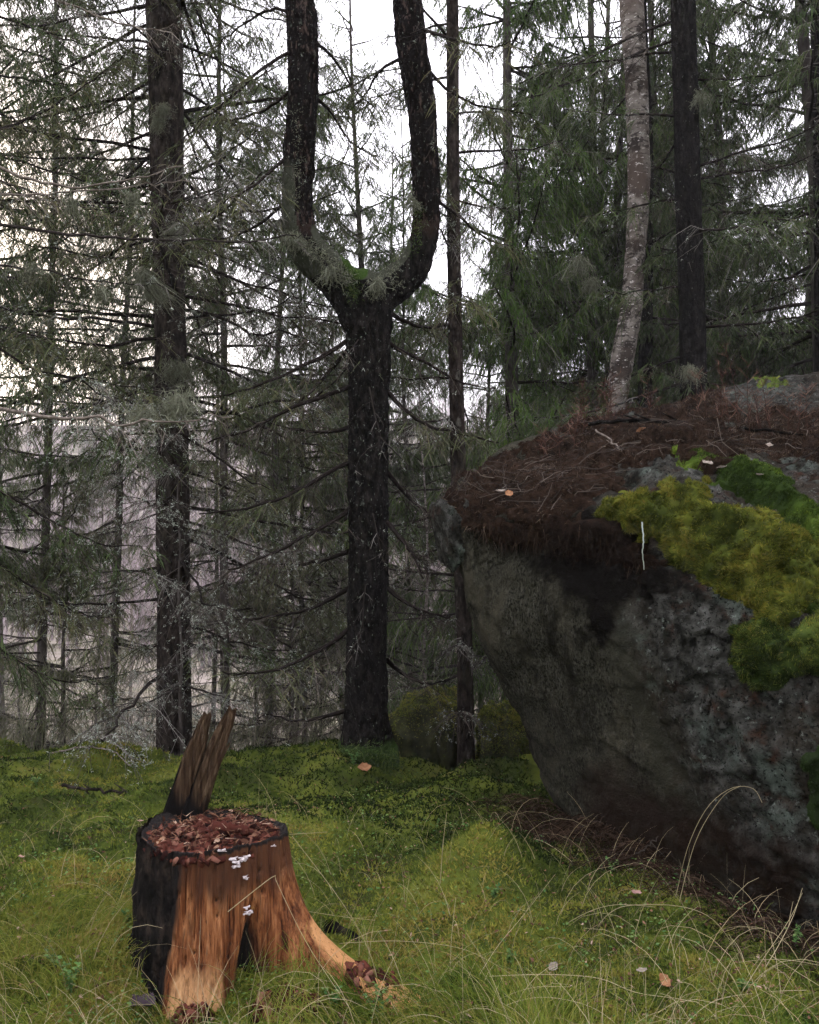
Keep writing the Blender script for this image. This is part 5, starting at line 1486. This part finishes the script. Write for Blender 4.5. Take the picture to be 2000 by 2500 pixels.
def grass_blades(mb_, x, y, g_, L, w, lean_dir=None, var=None, k_=6, wild=.7):
    n_ = len(x)
    z_ = G(x, y)
    q_ = np.stack([x, y, 0 * x], -1)
    az = math.pi * (fbm(q_ * 1.1, 2, 87) * 2.2) + g_.normal(size=n_) * wild
    lean = g_.uniform(.45, 1.55, n_)
    s_ = np.linspace(0, 1, k_)[None, :]
    a_ = (lean[:, None] * (.15 + 1.25 * s_))
    seg = L[:, None] / (k_ - 1)
    hx = np.cumsum(np.sin(a_) * seg, 1) - (np.sin(a_) * seg)[:, :1]; hz = np.cumsum(np.cos(a_) * seg, 1) - (np.cos(a_) * seg)[:, :1]
    cv = np.stack([x[:, None] + np.cos(az)[:, None] * hx, y[:, None] + np.sin(az)[:, None] * hx, z_[:, None] - .004 + hz], -1)
    fl = G(cv[:, -1, 0], cv[:, -1, 1], False) + .004
    cv[..., 2] = np.maximum(cv[..., 2], np.minimum(z_, fl)[:, None] + .002)
    wd = w * np.linspace(1, .15, k_)[None] ** .7 * np.ones((n_, 1))
    ribbons(mb_, cv, wd, g_, var)


x, y = scatter(95000, g, 2.05, 6.2)
p2 = np.stack([x, y, 0 * x], -1)
dens = sm(-.05, .6, 1.2 * fbm(p2 * 1.3, 3, 77) + .95 * sm(3.7, 2.6, y) - .5 + .45 * sm(.2, -1.0, x) * sm(4.8, 3.4, y)) * (.35 + .65 * sm(-.3, .3, fbm(p2 * 6, 2, 79)))
dens = dens * (1 - .95 * np.exp(-((x - _H[0][0]) / .17) ** 2 - ((y - _H[0][1]) / .22) ** 2))
dens = dens * (1 - .9 * np.exp(-((x - SC[0]) / .42) ** 2 - ((y - 2.55) / .22) ** 2))
ok = g.random(len(x)) < dens * .62 + .006
x, y = x[ok], y[ok]; p2 = p2[ok]
var = np.clip(.46 + .38 * fbm(p2 * 1.7, 3, 83) + g.normal(size=len(x)) * .17, 0, 1)
L = g.uniform(.05, .19, len(x)) * (.7 + .5 * sm(4.5, 3, y))
m = MB(); grass_blades(m, x, y, g, L, .0024, var=var)
obj('grass', m.mesh('grass', MAT['grass']), kind='stuff', label='fine yellow-green grass tangled over the moss')
# withered straw lying in the grass
x, y = scatter(1300, g, 2.05, 4.4)
L = g.uniform(.10, .38, len(x))
m = MB(); grass_blades(m, x, y, g, L, .0022, var=g.random(len(x)), wild=1.6)
obj('withered_grass', m.mesh('withered_grass', MAT['straw']), kind='stuff', label='withered straw-coloured grass lying through the green')

# fallen needles and leaf crumbs
MAT['litterm'] = tex_mat('litterm', [(.1, (.03, .015, .010)), (.5, (.085, .042, .026)), (.8, (.16, .09, .055)), (.97, (.30, .23, .18))], 12, attr=.85, bump=0)
x, y = scatter(6500, g, 2.1, 6.8)
m = MB()
leaves(m, np.stack([x, y, G(x, y) + .012], -1), np.stack([g.normal(size=len(x)), g.normal(size=len(x)), g.normal(size=len(x)) * .3], -1), np.stack([g.normal(size=len(x)) * .4, g.normal(size=len(x)) * .4, np.ones(len(x))], -1), g.uniform(.008, .024, len(x)), g.uniform(.004, .011, len(x)), g.random(len(x)), .1)
obj('leaf_litter', m.mesh('leaf_litter', MAT['litterm']), kind='stuff', label='small brown leaf crumbs scattered over the moss')
# tiny herbs
x, y = scatter(15000, g, 2.1, 6.6)
p2 = np.stack([x, y, 0 * x], -1)
ok = (fbm(p2 * 3.2, 3, 91) + g.normal(size=len(x)) * .15) > .22
x, y = x[ok], y[ok]
m = MB()
leaves(m, np.stack([x, y, G(x, y) + g.uniform(.015, .05, len(x))], -1), np.stack([g.normal(size=len(x)), g.normal(size=len(x)), .2 + g.normal(size=len(x)) * .2], -1), np.stack([g.normal(size=len(x)) * .35, g.normal(size=len(x)) * .35, np.ones(len(x))], -1), g.uniform(.009, .020, len(x)), g.uniform(.006, .012, len(x)), g.random(len(x)), .05)
obj('ground_herbs', m.mesh('ground_herbs', MAT['herb']), kind='stuff', label='tiny green leaves growing through the moss')

# dark brown needle and twig pile at the foot of the boulder
g = rng(523)
n = 5200
t_ = g.random(n)
foot = PP([(1130, 1780, 4.55), (1230, 1815, 4.25), (1330, 1850, 4.0), (1450, 1905, 3.7), (1600, 1950, 3.35), (1740, 1985, 3.1)])
fp = crom(foot, 200)[(t_ * 199).astype(int)]
x = fp[:, 0] + g.normal(size=n) * .13 - .05; y = fp[:, 1] - np.abs(g.normal(size=n)) * .16 + .06
z = G(x, y) + .01 + .09 * g.random(n) * np.exp(-((t_ - .25) / .28) ** 2) + .02 * g.random(n)
m = MB()
Lb = g.uniform(.04, .22, n)
cv = np.stack([x, y, z], -1)[:, None] + (nrm(np.stack([g.normal(size=n), g.normal(size=n) * .6, g.normal(size=n) * .22], -1))[:, None] * Lb[:, None, None]) * np.linspace(-.5, .5, 4)[None, :, None] + np.array([0, 0, -1.0]) * (.25 * Lb[:, None, None]) * (np.linspace(-1, 1, 4) ** 2)[None, :, None]
ribbons(m, cv, .003 * np.ones((n, 4)), g, g.random(n) * .8)
obj('needle_litter', m.mesh('needle_litter', MAT['peatfib']), kind='stuff', label='dark brown dead needles and twigs heaped at the foot of the boulder')

# ------------------------------------------------------------------ long dry grass stalks, one by one
stalks = [
    ([(925, 1900, 3.5), (932, 1790, 3.45), (941, 1710, 3.4)], 'straight pale stalk standing upright left of the dark foot of the boulder', .0032),
    ([(945, 2160, 2.75), (950, 1990, 2.9), (960, 1890, 3.0)], 'straight thin stalk rising between the root tip and the green moss hump', .0022),
    ([(610, 1757, 3.3), (690, 1752, 3.25)], 'short pale stalk lying level from the right rim of the stump', .0024),
    ([(615, 1760, 3.1), (720, 1900, 2.95), (780, 2010, 2.85), (815, 2156, 2.7)], 'long stalk sloping down over the root from the rim of the stump', .0024),
    ([(480, 1920, 2.62), (540, 1872, 2.62), (578, 1845, 2.62), (584, 1860, 2.62), (640, 1975, 2.60), (700, 2070, 2.58), (770, 2170, 2.55)], 'sharply bent stalk crossing the front of the stump', .0022),
    ([(1240, 2010, 3.3), (1260, 1950, 3.25), (1300, 1913, 3.2), (1360, 1905, 3.15), (1440, 1910, 3.1), (1500, 1935, 3.05), (1545, 1990, 3.0)], 'arching stalk curving over the dark litter before the boulder', .0028),
    ([(1140, 2000, 3.3), (1180, 1955, 3.3), (1240, 1920, 3.25), (1300, 1905, 3.2), (1380, 1910, 3.15)], 'low arching stalk right of the green moss hump', .0024),
    ([(1080, 1820, 3.9), (1160, 1850, 3.8), (1230, 1900, 3.7), (1290, 1980, 3.5), (1335, 2130, 3.0)], 'curved stalk falling from behind the moss hump towards the lower right', .0024),
    ([(1090, 1760, 4.1), (1150, 1775, 4.0), (1220, 1830, 3.8), (1255, 1890, 3.7), (1270, 1930, 3.6)], 'grey stalk bent down beside the dark foot of the boulder', .003),
    ([(1400, 1990, 3.35), (1425, 1880, 3.35), (1450, 1780, 3.3), (1490, 1700, 3.25), (1540, 1660, 3.2), (1585, 1660, 3.15), (1605, 1690, 3.1)], 'tall brown hooked stalk arching before the boulder face', .0026),
    ([(1410, 2000, 3.3), (1440, 1860, 3.28), (1470, 1760, 3.22), (1520, 1680, 3.18), (1560, 1655, 3.12)], 'tall brown stalk beside the hooked one', .003),
    ([(1030, 2056, 2.85), (1150, 2052, 2.8), (1260, 2060, 2.75), (1340, 2090, 2.7), (1440, 2105, 2.65), (1560, 2130, 2.6)], 'long low stalk lying level across the grass in front', .0028),
    ([(985, 2156, 2.6), (1040, 2110, 2.65), (1120, 2080, 2.7), (1200, 2078, 2.7)], 'stalk arching out of the bottom edge right of the root', .003),
    ([(1000, 2170, 2.55), (1060, 2120, 2.6), (1140, 2100, 2.6), (1230, 2115, 2.55), (1290, 2150, 2.5), (1330, 2200, 2.5)], 'lowest arching stalk near the bottom edge', .003),
    ([(1430, 2170, 2.5), (1500, 2110, 2.6), (1600, 2090, 2.6), (1700, 2085, 2.6)], 'pale arching stalk at the bottom right', .003),
    ([(1610, 2040, 2.85), (1640, 1990, 2.9), (1670, 1930, 3.0), (1690, 1870, 3.05)], 'pale stalk leaning right in front of the base of the boulder', .0026),
    ([(1520, 2156, 2.5), (1600, 2030, 2.7), (1660, 1940, 2.85), (1690, 1880, 2.95)], 'thin stalk slanting up to the right in the corner', .0024),
    ([(1360, 2020, 3.05), (1500, 2030, 2.95), (1640, 2020, 2.85), (1760, 2040, 2.8)], 'thin level stalk under the right of the boulder', .0022),
    ([(1620, 2010, 2.9), (1700, 2060, 2.75), (1780, 2110, 2.65)], 'pale stalk falling to the right edge', .0026),
    ([(640, 1918, 3.35), (720, 1930, 3.3), (790, 1938, 3.25)], 'thin stalk lying level just right of the stump', .002),
    ([(690, 1990, 3.0), (740, 1985, 2.95), (850, 1982, 2.9), (980, 2000, 2.8), (1090, 2060, 2.7)], 'thin stalk drooping right over the moss beyond the root', .002),
    ([(1005, 2060, 2.85), (1050, 1990, 3.0), (1100, 1930, 3.2), (1170, 1840, 3.5)], 'thin stalk slanting up past the moss hump', .0022),
]
for k, (pts, lab, w_) in enumerate(stalks):
    c_ = crom(PP(pts), 26)
    m = MB(); tubes(m, c_, np.linspace(1, .5, 26) * w_ * .5 * 1.2, 4, .25 + .5 * R0.random())
    obj('grass_stalk', m.mesh('grass_stalk', MAT['straw'], True), label=lab, cat='grass stalk', group='long dry grass stalks')

# ------------------------------------------------------------------ sticks, leaves and small plants
def stick(pts, r_, mat, label, seed=0, forks=0, wig=.006):
    g_ = rng(seed)
    c_ = crom(PP(pts), 24); c_ = c_ + g_.normal(size=c_.shape) * wig
    m_ = MB(); tubes(m_, c_, np.linspace(1, .5, 24) * r_, 7)
    for q_ in range(forks):
        i_ = g_.integers(5, 20); e_ = c_[i_] + g_.normal(size=3) * np.array([.12, .06, .05])
        tubes(m_, np.linspace(c_[i_], e_, 5), np.linspace(.6, .2, 5) * r_, 5)
    return obj('fallen_stick', m_.mesh('fallen_stick', MAT[mat], True), label=label, cat='stick')


stick([(108, 1588, 6.2), (150, 1577, 6.1), (195, 1573, 6.0), (240, 1583, 5.9), (275, 1612, 5.6)], .007, 'twig_pale', 'pale bent stick arching over the mossy bank at left', 1)
stick([(130, 1655, 5.2), (210, 1665, 5.1), (285, 1672, 5.0), (345, 1697, 4.8)], .011, 'bark', 'dark stick lying in the moss of the bank at left', 2, 3)
stick([(65, 2046, 3.0), (125, 2045, 2.98), (192, 2042, 2.95), (200, 2046, 2.94), (250, 2063, 2.9), (310, 2085, 2.85)], .0045, 'twig_pale', 'bent reddish straw stick lying left of the stump', 3, 0, .001)
stick([(1352, 1100, 3.72), (1355, 1140, 3.68), (1353, 1165, 3.68), (1357, 1200, 3.68)], .0036, 'lichen', 'white twig hanging from the moss on the boulder face', 4, 0, .0008)
stick([(1240, 893, 5.4), (1320, 884, 5.2), (1420, 888, 5.0), (1520, 898, 4.95), (1620, 908, 4.9), (1720, 918, 4.85)], .014, 'bark_dark', 'dark stick lying across the top of the boulder', 5, 4)
stick([(1600, 1010, 4.3), (1650, 985, 4.35), (1700, 960, 4.4), (1745, 930, 4.5)], .008, 'bark', 'short stick leaning over the moss at the right of the boulder top', 6, 2)
stick([(1255, 905, 4.9), (1290, 930, 4.75), (1320, 960, 4.55), (1310, 985, 4.4), (1325, 1010, 4.3)], .006, 'twig_pale', 'thin pale root trailing over the brow of the boulder', 7, 3)
stick([(230, 1830, 3.75), (255, 1855, 3.7), (270, 1872, 3.65)], .003, 'twig_pale', 'tiny pale twig in the yellow moss left of the stump', 8)
stick([(1100, 1790, 4.3), (1200, 1765, 4.15), (1300, 1770, 4.0), (1390, 1790, 3.85)], .006, 'peatfib', 'long brown twig lying at the dark foot of the boulder', 9, 5)
stick([(1330, 1838, 3.8), (1340, 1800, 3.8), (1385, 1760, 3.75)], .005, 'twig', 'thin dark twig leaning at the foot of the boulder', 10, 2)

MAT['leaf_brown'] = tex_mat('leaf_brown', [(.3, (.16, .075, .035)), (.7, (.32, .17, .09))], 40, bump=.3, translucent=.2)
MAT['leaf_pink'] = tex_mat('leaf_pink', [(.3, (.26, .15, .12)), (.7, (.42, .27, .23))], 40, bump=.3, translucent=.2)
MAT['leaf_pale'] = tex_mat('leaf_pale', [(.3, (.15, .125, .10)), (.7, (.30, .26, .22))], 40, bump=.3, translucent=.2)
MAT['leaf_purple'] = tex_mat('leaf_purple', [(.3, (.028, .02, .025)), (.7, (.06, .045, .055))], 40, bump=.3)


def fallen_leaf(px, py, size, mat, label, seed, d=None, n=12, wide=.7):
    """a curled dry leaf: a lobed blade with a rib"""
    g_ = rng(seed)
    p_ = on_ground(px, py) + np.array([0, 0, .03]) if d is None else P(px, py, d)
    u = np.linspace(0, 1, n)[:, None]; s_ = np.linspace(-1, 1, 9)[None]
    wd = np.sin(u * math.pi) ** .7 * wide * .5 * (1 + .12 * np.sin(u * 22))
    X = (u - .5) + 0 * s_; Y_ = wd * s_
    Zz = .25 * np.abs(s_) * wd + .22 * (u - .5) ** 2 * 2 + .05 * np.sin(u * 7 + s_ * 3)
    V = np.stack([X, Y_, Zz], -1) * size
    a, b = g_.uniform(0, 6.28), g_.uniform(-.5, .7)
    Rz = np.array([[math.cos(a), -math.sin(a), 0], [math.sin(a), math.cos(a), 0], [0, 0, 1]])
    Rx = np.array([[1, 0, 0], [0, math.cos(b), -math.sin(b)], [0, math.sin(b), math.cos(b)]])
    V = V @ Rz.T @ Rx.T
    m_ = MB(); m_.add(V, grid_faces(n, 9))
    return obj('fallen_leaf', m_.mesh('fallen_leaf', MAT[mat], True), label=label, cat='leaf', loc=p_)


for a in [(768, 1626, .10, 'leaf_brown', 'curled orange-brown leaf in the moss at the foot of the forked tree', 1), (1341, 1898, .055, 'leaf_pink', 'pinkish leaf caught in the stalks before the boulder', 2),
          (605 / 1.0 + 747, 2395 / S, .05, 'leaf_pale', 'pale withered leaf in the grass at the lower right', 3), (300, 2135, .10, 'leaf_purple', 'dark purple leaf at the bottom edge left of the stump', 4),
          (352, 1722, .04, 'leaf_pale', 'white scrap of lichen in the moss left of the stump splinter', 5), (296, 1741, .035, 'leaf_pink', 'small pink leaf in the moss left of the stump', 6),
          (1165, 2055, .045, 'leaf_pale', 'pale leaf half sunk in the grass right of the moss hump', 7), (1400, 2085, .05, 'leaf_brown', 'brown leaf lying in the grass near the lower right stalks', 8), (45, 1820, .05, 'leaf_pink', 'brownish pink leaf on the dry tuft at the left edge', 9)]:
    fallen_leaf(*a)
for a in [(1055, 1035, .075, 'leaf_pale', 'pale curled leaf on the brown litter at the left end of the boulder', 11, 4.42), (1072, 1040, .06, 'leaf_brown', 'tan leaf beside the pale one on the left end of the boulder', 12, 4.4),
          (1490, 975, .06, 'leaf_pale', 'white leaf on the bright moss on the boulder top', 13, 4.15), (1520, 985, .06, 'leaf_pale', 'pale leaf at the edge of the dark moss on the boulder top', 14, 4.1),
          (1620, 938, .06, 'leaf_pale', 'pale leaf in the brown litter right of the dark moss', 15, 4.5), (1600, 1000, .045, 'leaf_pale', 'small white leaf stuck on the dark moss cushion', 16, 4.0), (1350, 907, .07, 'leaf_brown', 'tan leaf above the bright moss strip on the boulder', 17, 4.85),
          (1400, 900, .06, 'leaf_brown', 'tan leaf under the dark stick on the boulder', 18, 4.9)]:
    fallen_leaf(*a)


def bilberry(px, py, h, n, label, seed, lsize=.016):
    """a small stemmed plant with oval leaves"""
    g_ = rng(seed)
    p_ = on_ground(px, py)
    o = obj('bilberry_plant', None, label=label, cat='plant', loc=p_)
    st, lv = MB(), MB()
    for k_ in range(n):
        az = g_.uniform(0, 6.28); hh = h * g_.uniform(.5, 1.1)
        tip_ = np.array([math.cos(az) * hh * .5, math.sin(az) * hh * .5, hh])
        c_ = crom(np.array([[0, 0, -.01], tip_ * np.array([.3, .3, .5]), tip_]), 8)
        tubes(st, c_, np.linspace(.0014, .0007, 8), 4)
        m_ = 9
        b = c_[g_.integers(2, 8, m_)]
        dv_ = np.stack([g_.normal(size=m_), g_.normal(size=m_), .15 + .2 * g_.normal(size=m_)], -1)
        leaves(lv, b, dv_, np.stack([g_.normal(size=m_) * .3, g_.normal(size=m_) * .3, np.ones(m_)], -1), lsize * g_.uniform(.7, 1.3, m_), lsize * .62, g_.random(m_), .05)
    obj('stem', st.mesh('stem', MAT['herb']), o)
    obj('leaves', lv.mesh('leaves', MAT['herb']), o, kind='stuff')
    return o


for k, (px, py, h, n, lab) in enumerate([(150, 2090, .12, 9, 'green bilberry sprig between the grass and the bent straw stick'), (115, 2040, .08, 5, 'small green sprig above the bent straw stick'), (795, 2150, .09, 7, 'green leafy sprig at the bottom edge right of the stump'),
                                         (700, 2125, .07, 5, 'little green sprig in front of the root beside the red crumbs'), (1075, 2030, .07, 5, 'bluish green sprig in the grass right of the moss hump'), (1675, 1995, .07, 4, 'green sprig below the right of the boulder'),
                                         (1040, 1890, .05, 5, 'tiny green sprig on the bright moss hump'), (275, 1955, .07, 6, 'green sprig in the grass just left of the black bark'), (1290, 1835, .06, 4, 'small green sprig in the dark litter before the boulder'),
                                         (75, 1655, .08, 6, 'grey green sprig on the mossy bank at left'), (745, 1610, .09, 9, 'grey green sprig at the left foot of the forked tree'), (960, 1605, .07, 6, 'sprig at the foot of the slim bare trunk'), (1565, 2090, .05, 4, 'green sprig in the grass at lower right')]):
    bilberry(px, py, h, n, lab, 600 + k)

# dry heather-like stems on top of the boulder
MAT['heather'] = tex_mat('heather', [(.1, (.03, .016, .012)), (.5, (.075, .04, .03)), (.9, (.15, .095, .07))], 12, attr=.7, bump=0)


def dry_shrub(px, py, d, h, n, label, seed, spread=.12):
    g_ = rng(seed)
    p_ = P(px, py, d)
    m_ = MB()
    for k_ in range(n):
        az = g_.uniform(0, 6.28); hh = h * g_.uniform(.45, 1.05)
        b0_ = np.array([g_.normal() * spread, g_.normal() * spread, -.05])
        top_ = b0_ + np.array([math.cos(az) * hh * .15, math.sin(az) * hh * .15, hh])
        twigwork(crom(np.array([b0_, (b0_ + top_) / 2 + g_.normal(size=3) * .02, top_]), 8), g_, .003, m_, 9, .13, 3, .05, droop=-.2, down=-.2, tw=.003, start=.25)
    return obj('dry_shrub', m_.mesh('dry_shrub', MAT['heather']), label=label, cat='shrub', loc=p_)


dry_shrub(1235, 900, 5.6, .38, 10, 'reddish dry heather standing on the boulder top left of the birch foot', 701)
dry_shrub(1300, 880, 5.9, .35, 7, 'thin reddish shrub before the foot of the birch', 702)
dry_shrub(1545, 900, 5.0, .52, 10, 'tall reddish dry heather at the right of the boulder top', 703, .10)
dry_shrub(1620, 905, 4.9, .34, 8, 'reddish dry heather near the right edge of the boulder top', 704)
dry_shrub(1140, 955, 5.3, .28, 6, 'thin dry stems on the left slope of the boulder top', 705)

# ------------------------------------------------------------------ damp air between the trees
hz = bpy.data.materials.new('haze'); hz.use_nodes = True
hn = hz.node_tree; hn.nodes.clear()
ho = hn.nodes.new('ShaderNodeOutputMaterial'); hv = hn.nodes.new('ShaderNodeVolumePrincipled')
hv.inputs['Color'].default_value = (.97, .95, .98, 1); hv.inputs['Density'].default_value = .0009
hn.links.new(hv.outputs[0], ho.inputs['Volume'])
mb = MB()
X0, X1, Y0, Y1, Z0, Z1 = -336, 336, -110, 334, -9, 84
mb.add(np.array([(a, b, c) for c in (Z0, Z1) for a, b in ((X0, Y0), (X1, Y0), (X1, Y1), (X0, Y1))], float), [[0, 3, 2, 1], [4, 5, 6, 7], [0, 1, 5, 4], [1, 2, 6, 5], [2, 3, 7, 6], [3, 0, 4, 7]])
obj('haze', mb.mesh('haze', hz), kind='stuff', label='thin damp haze hanging between the trees')
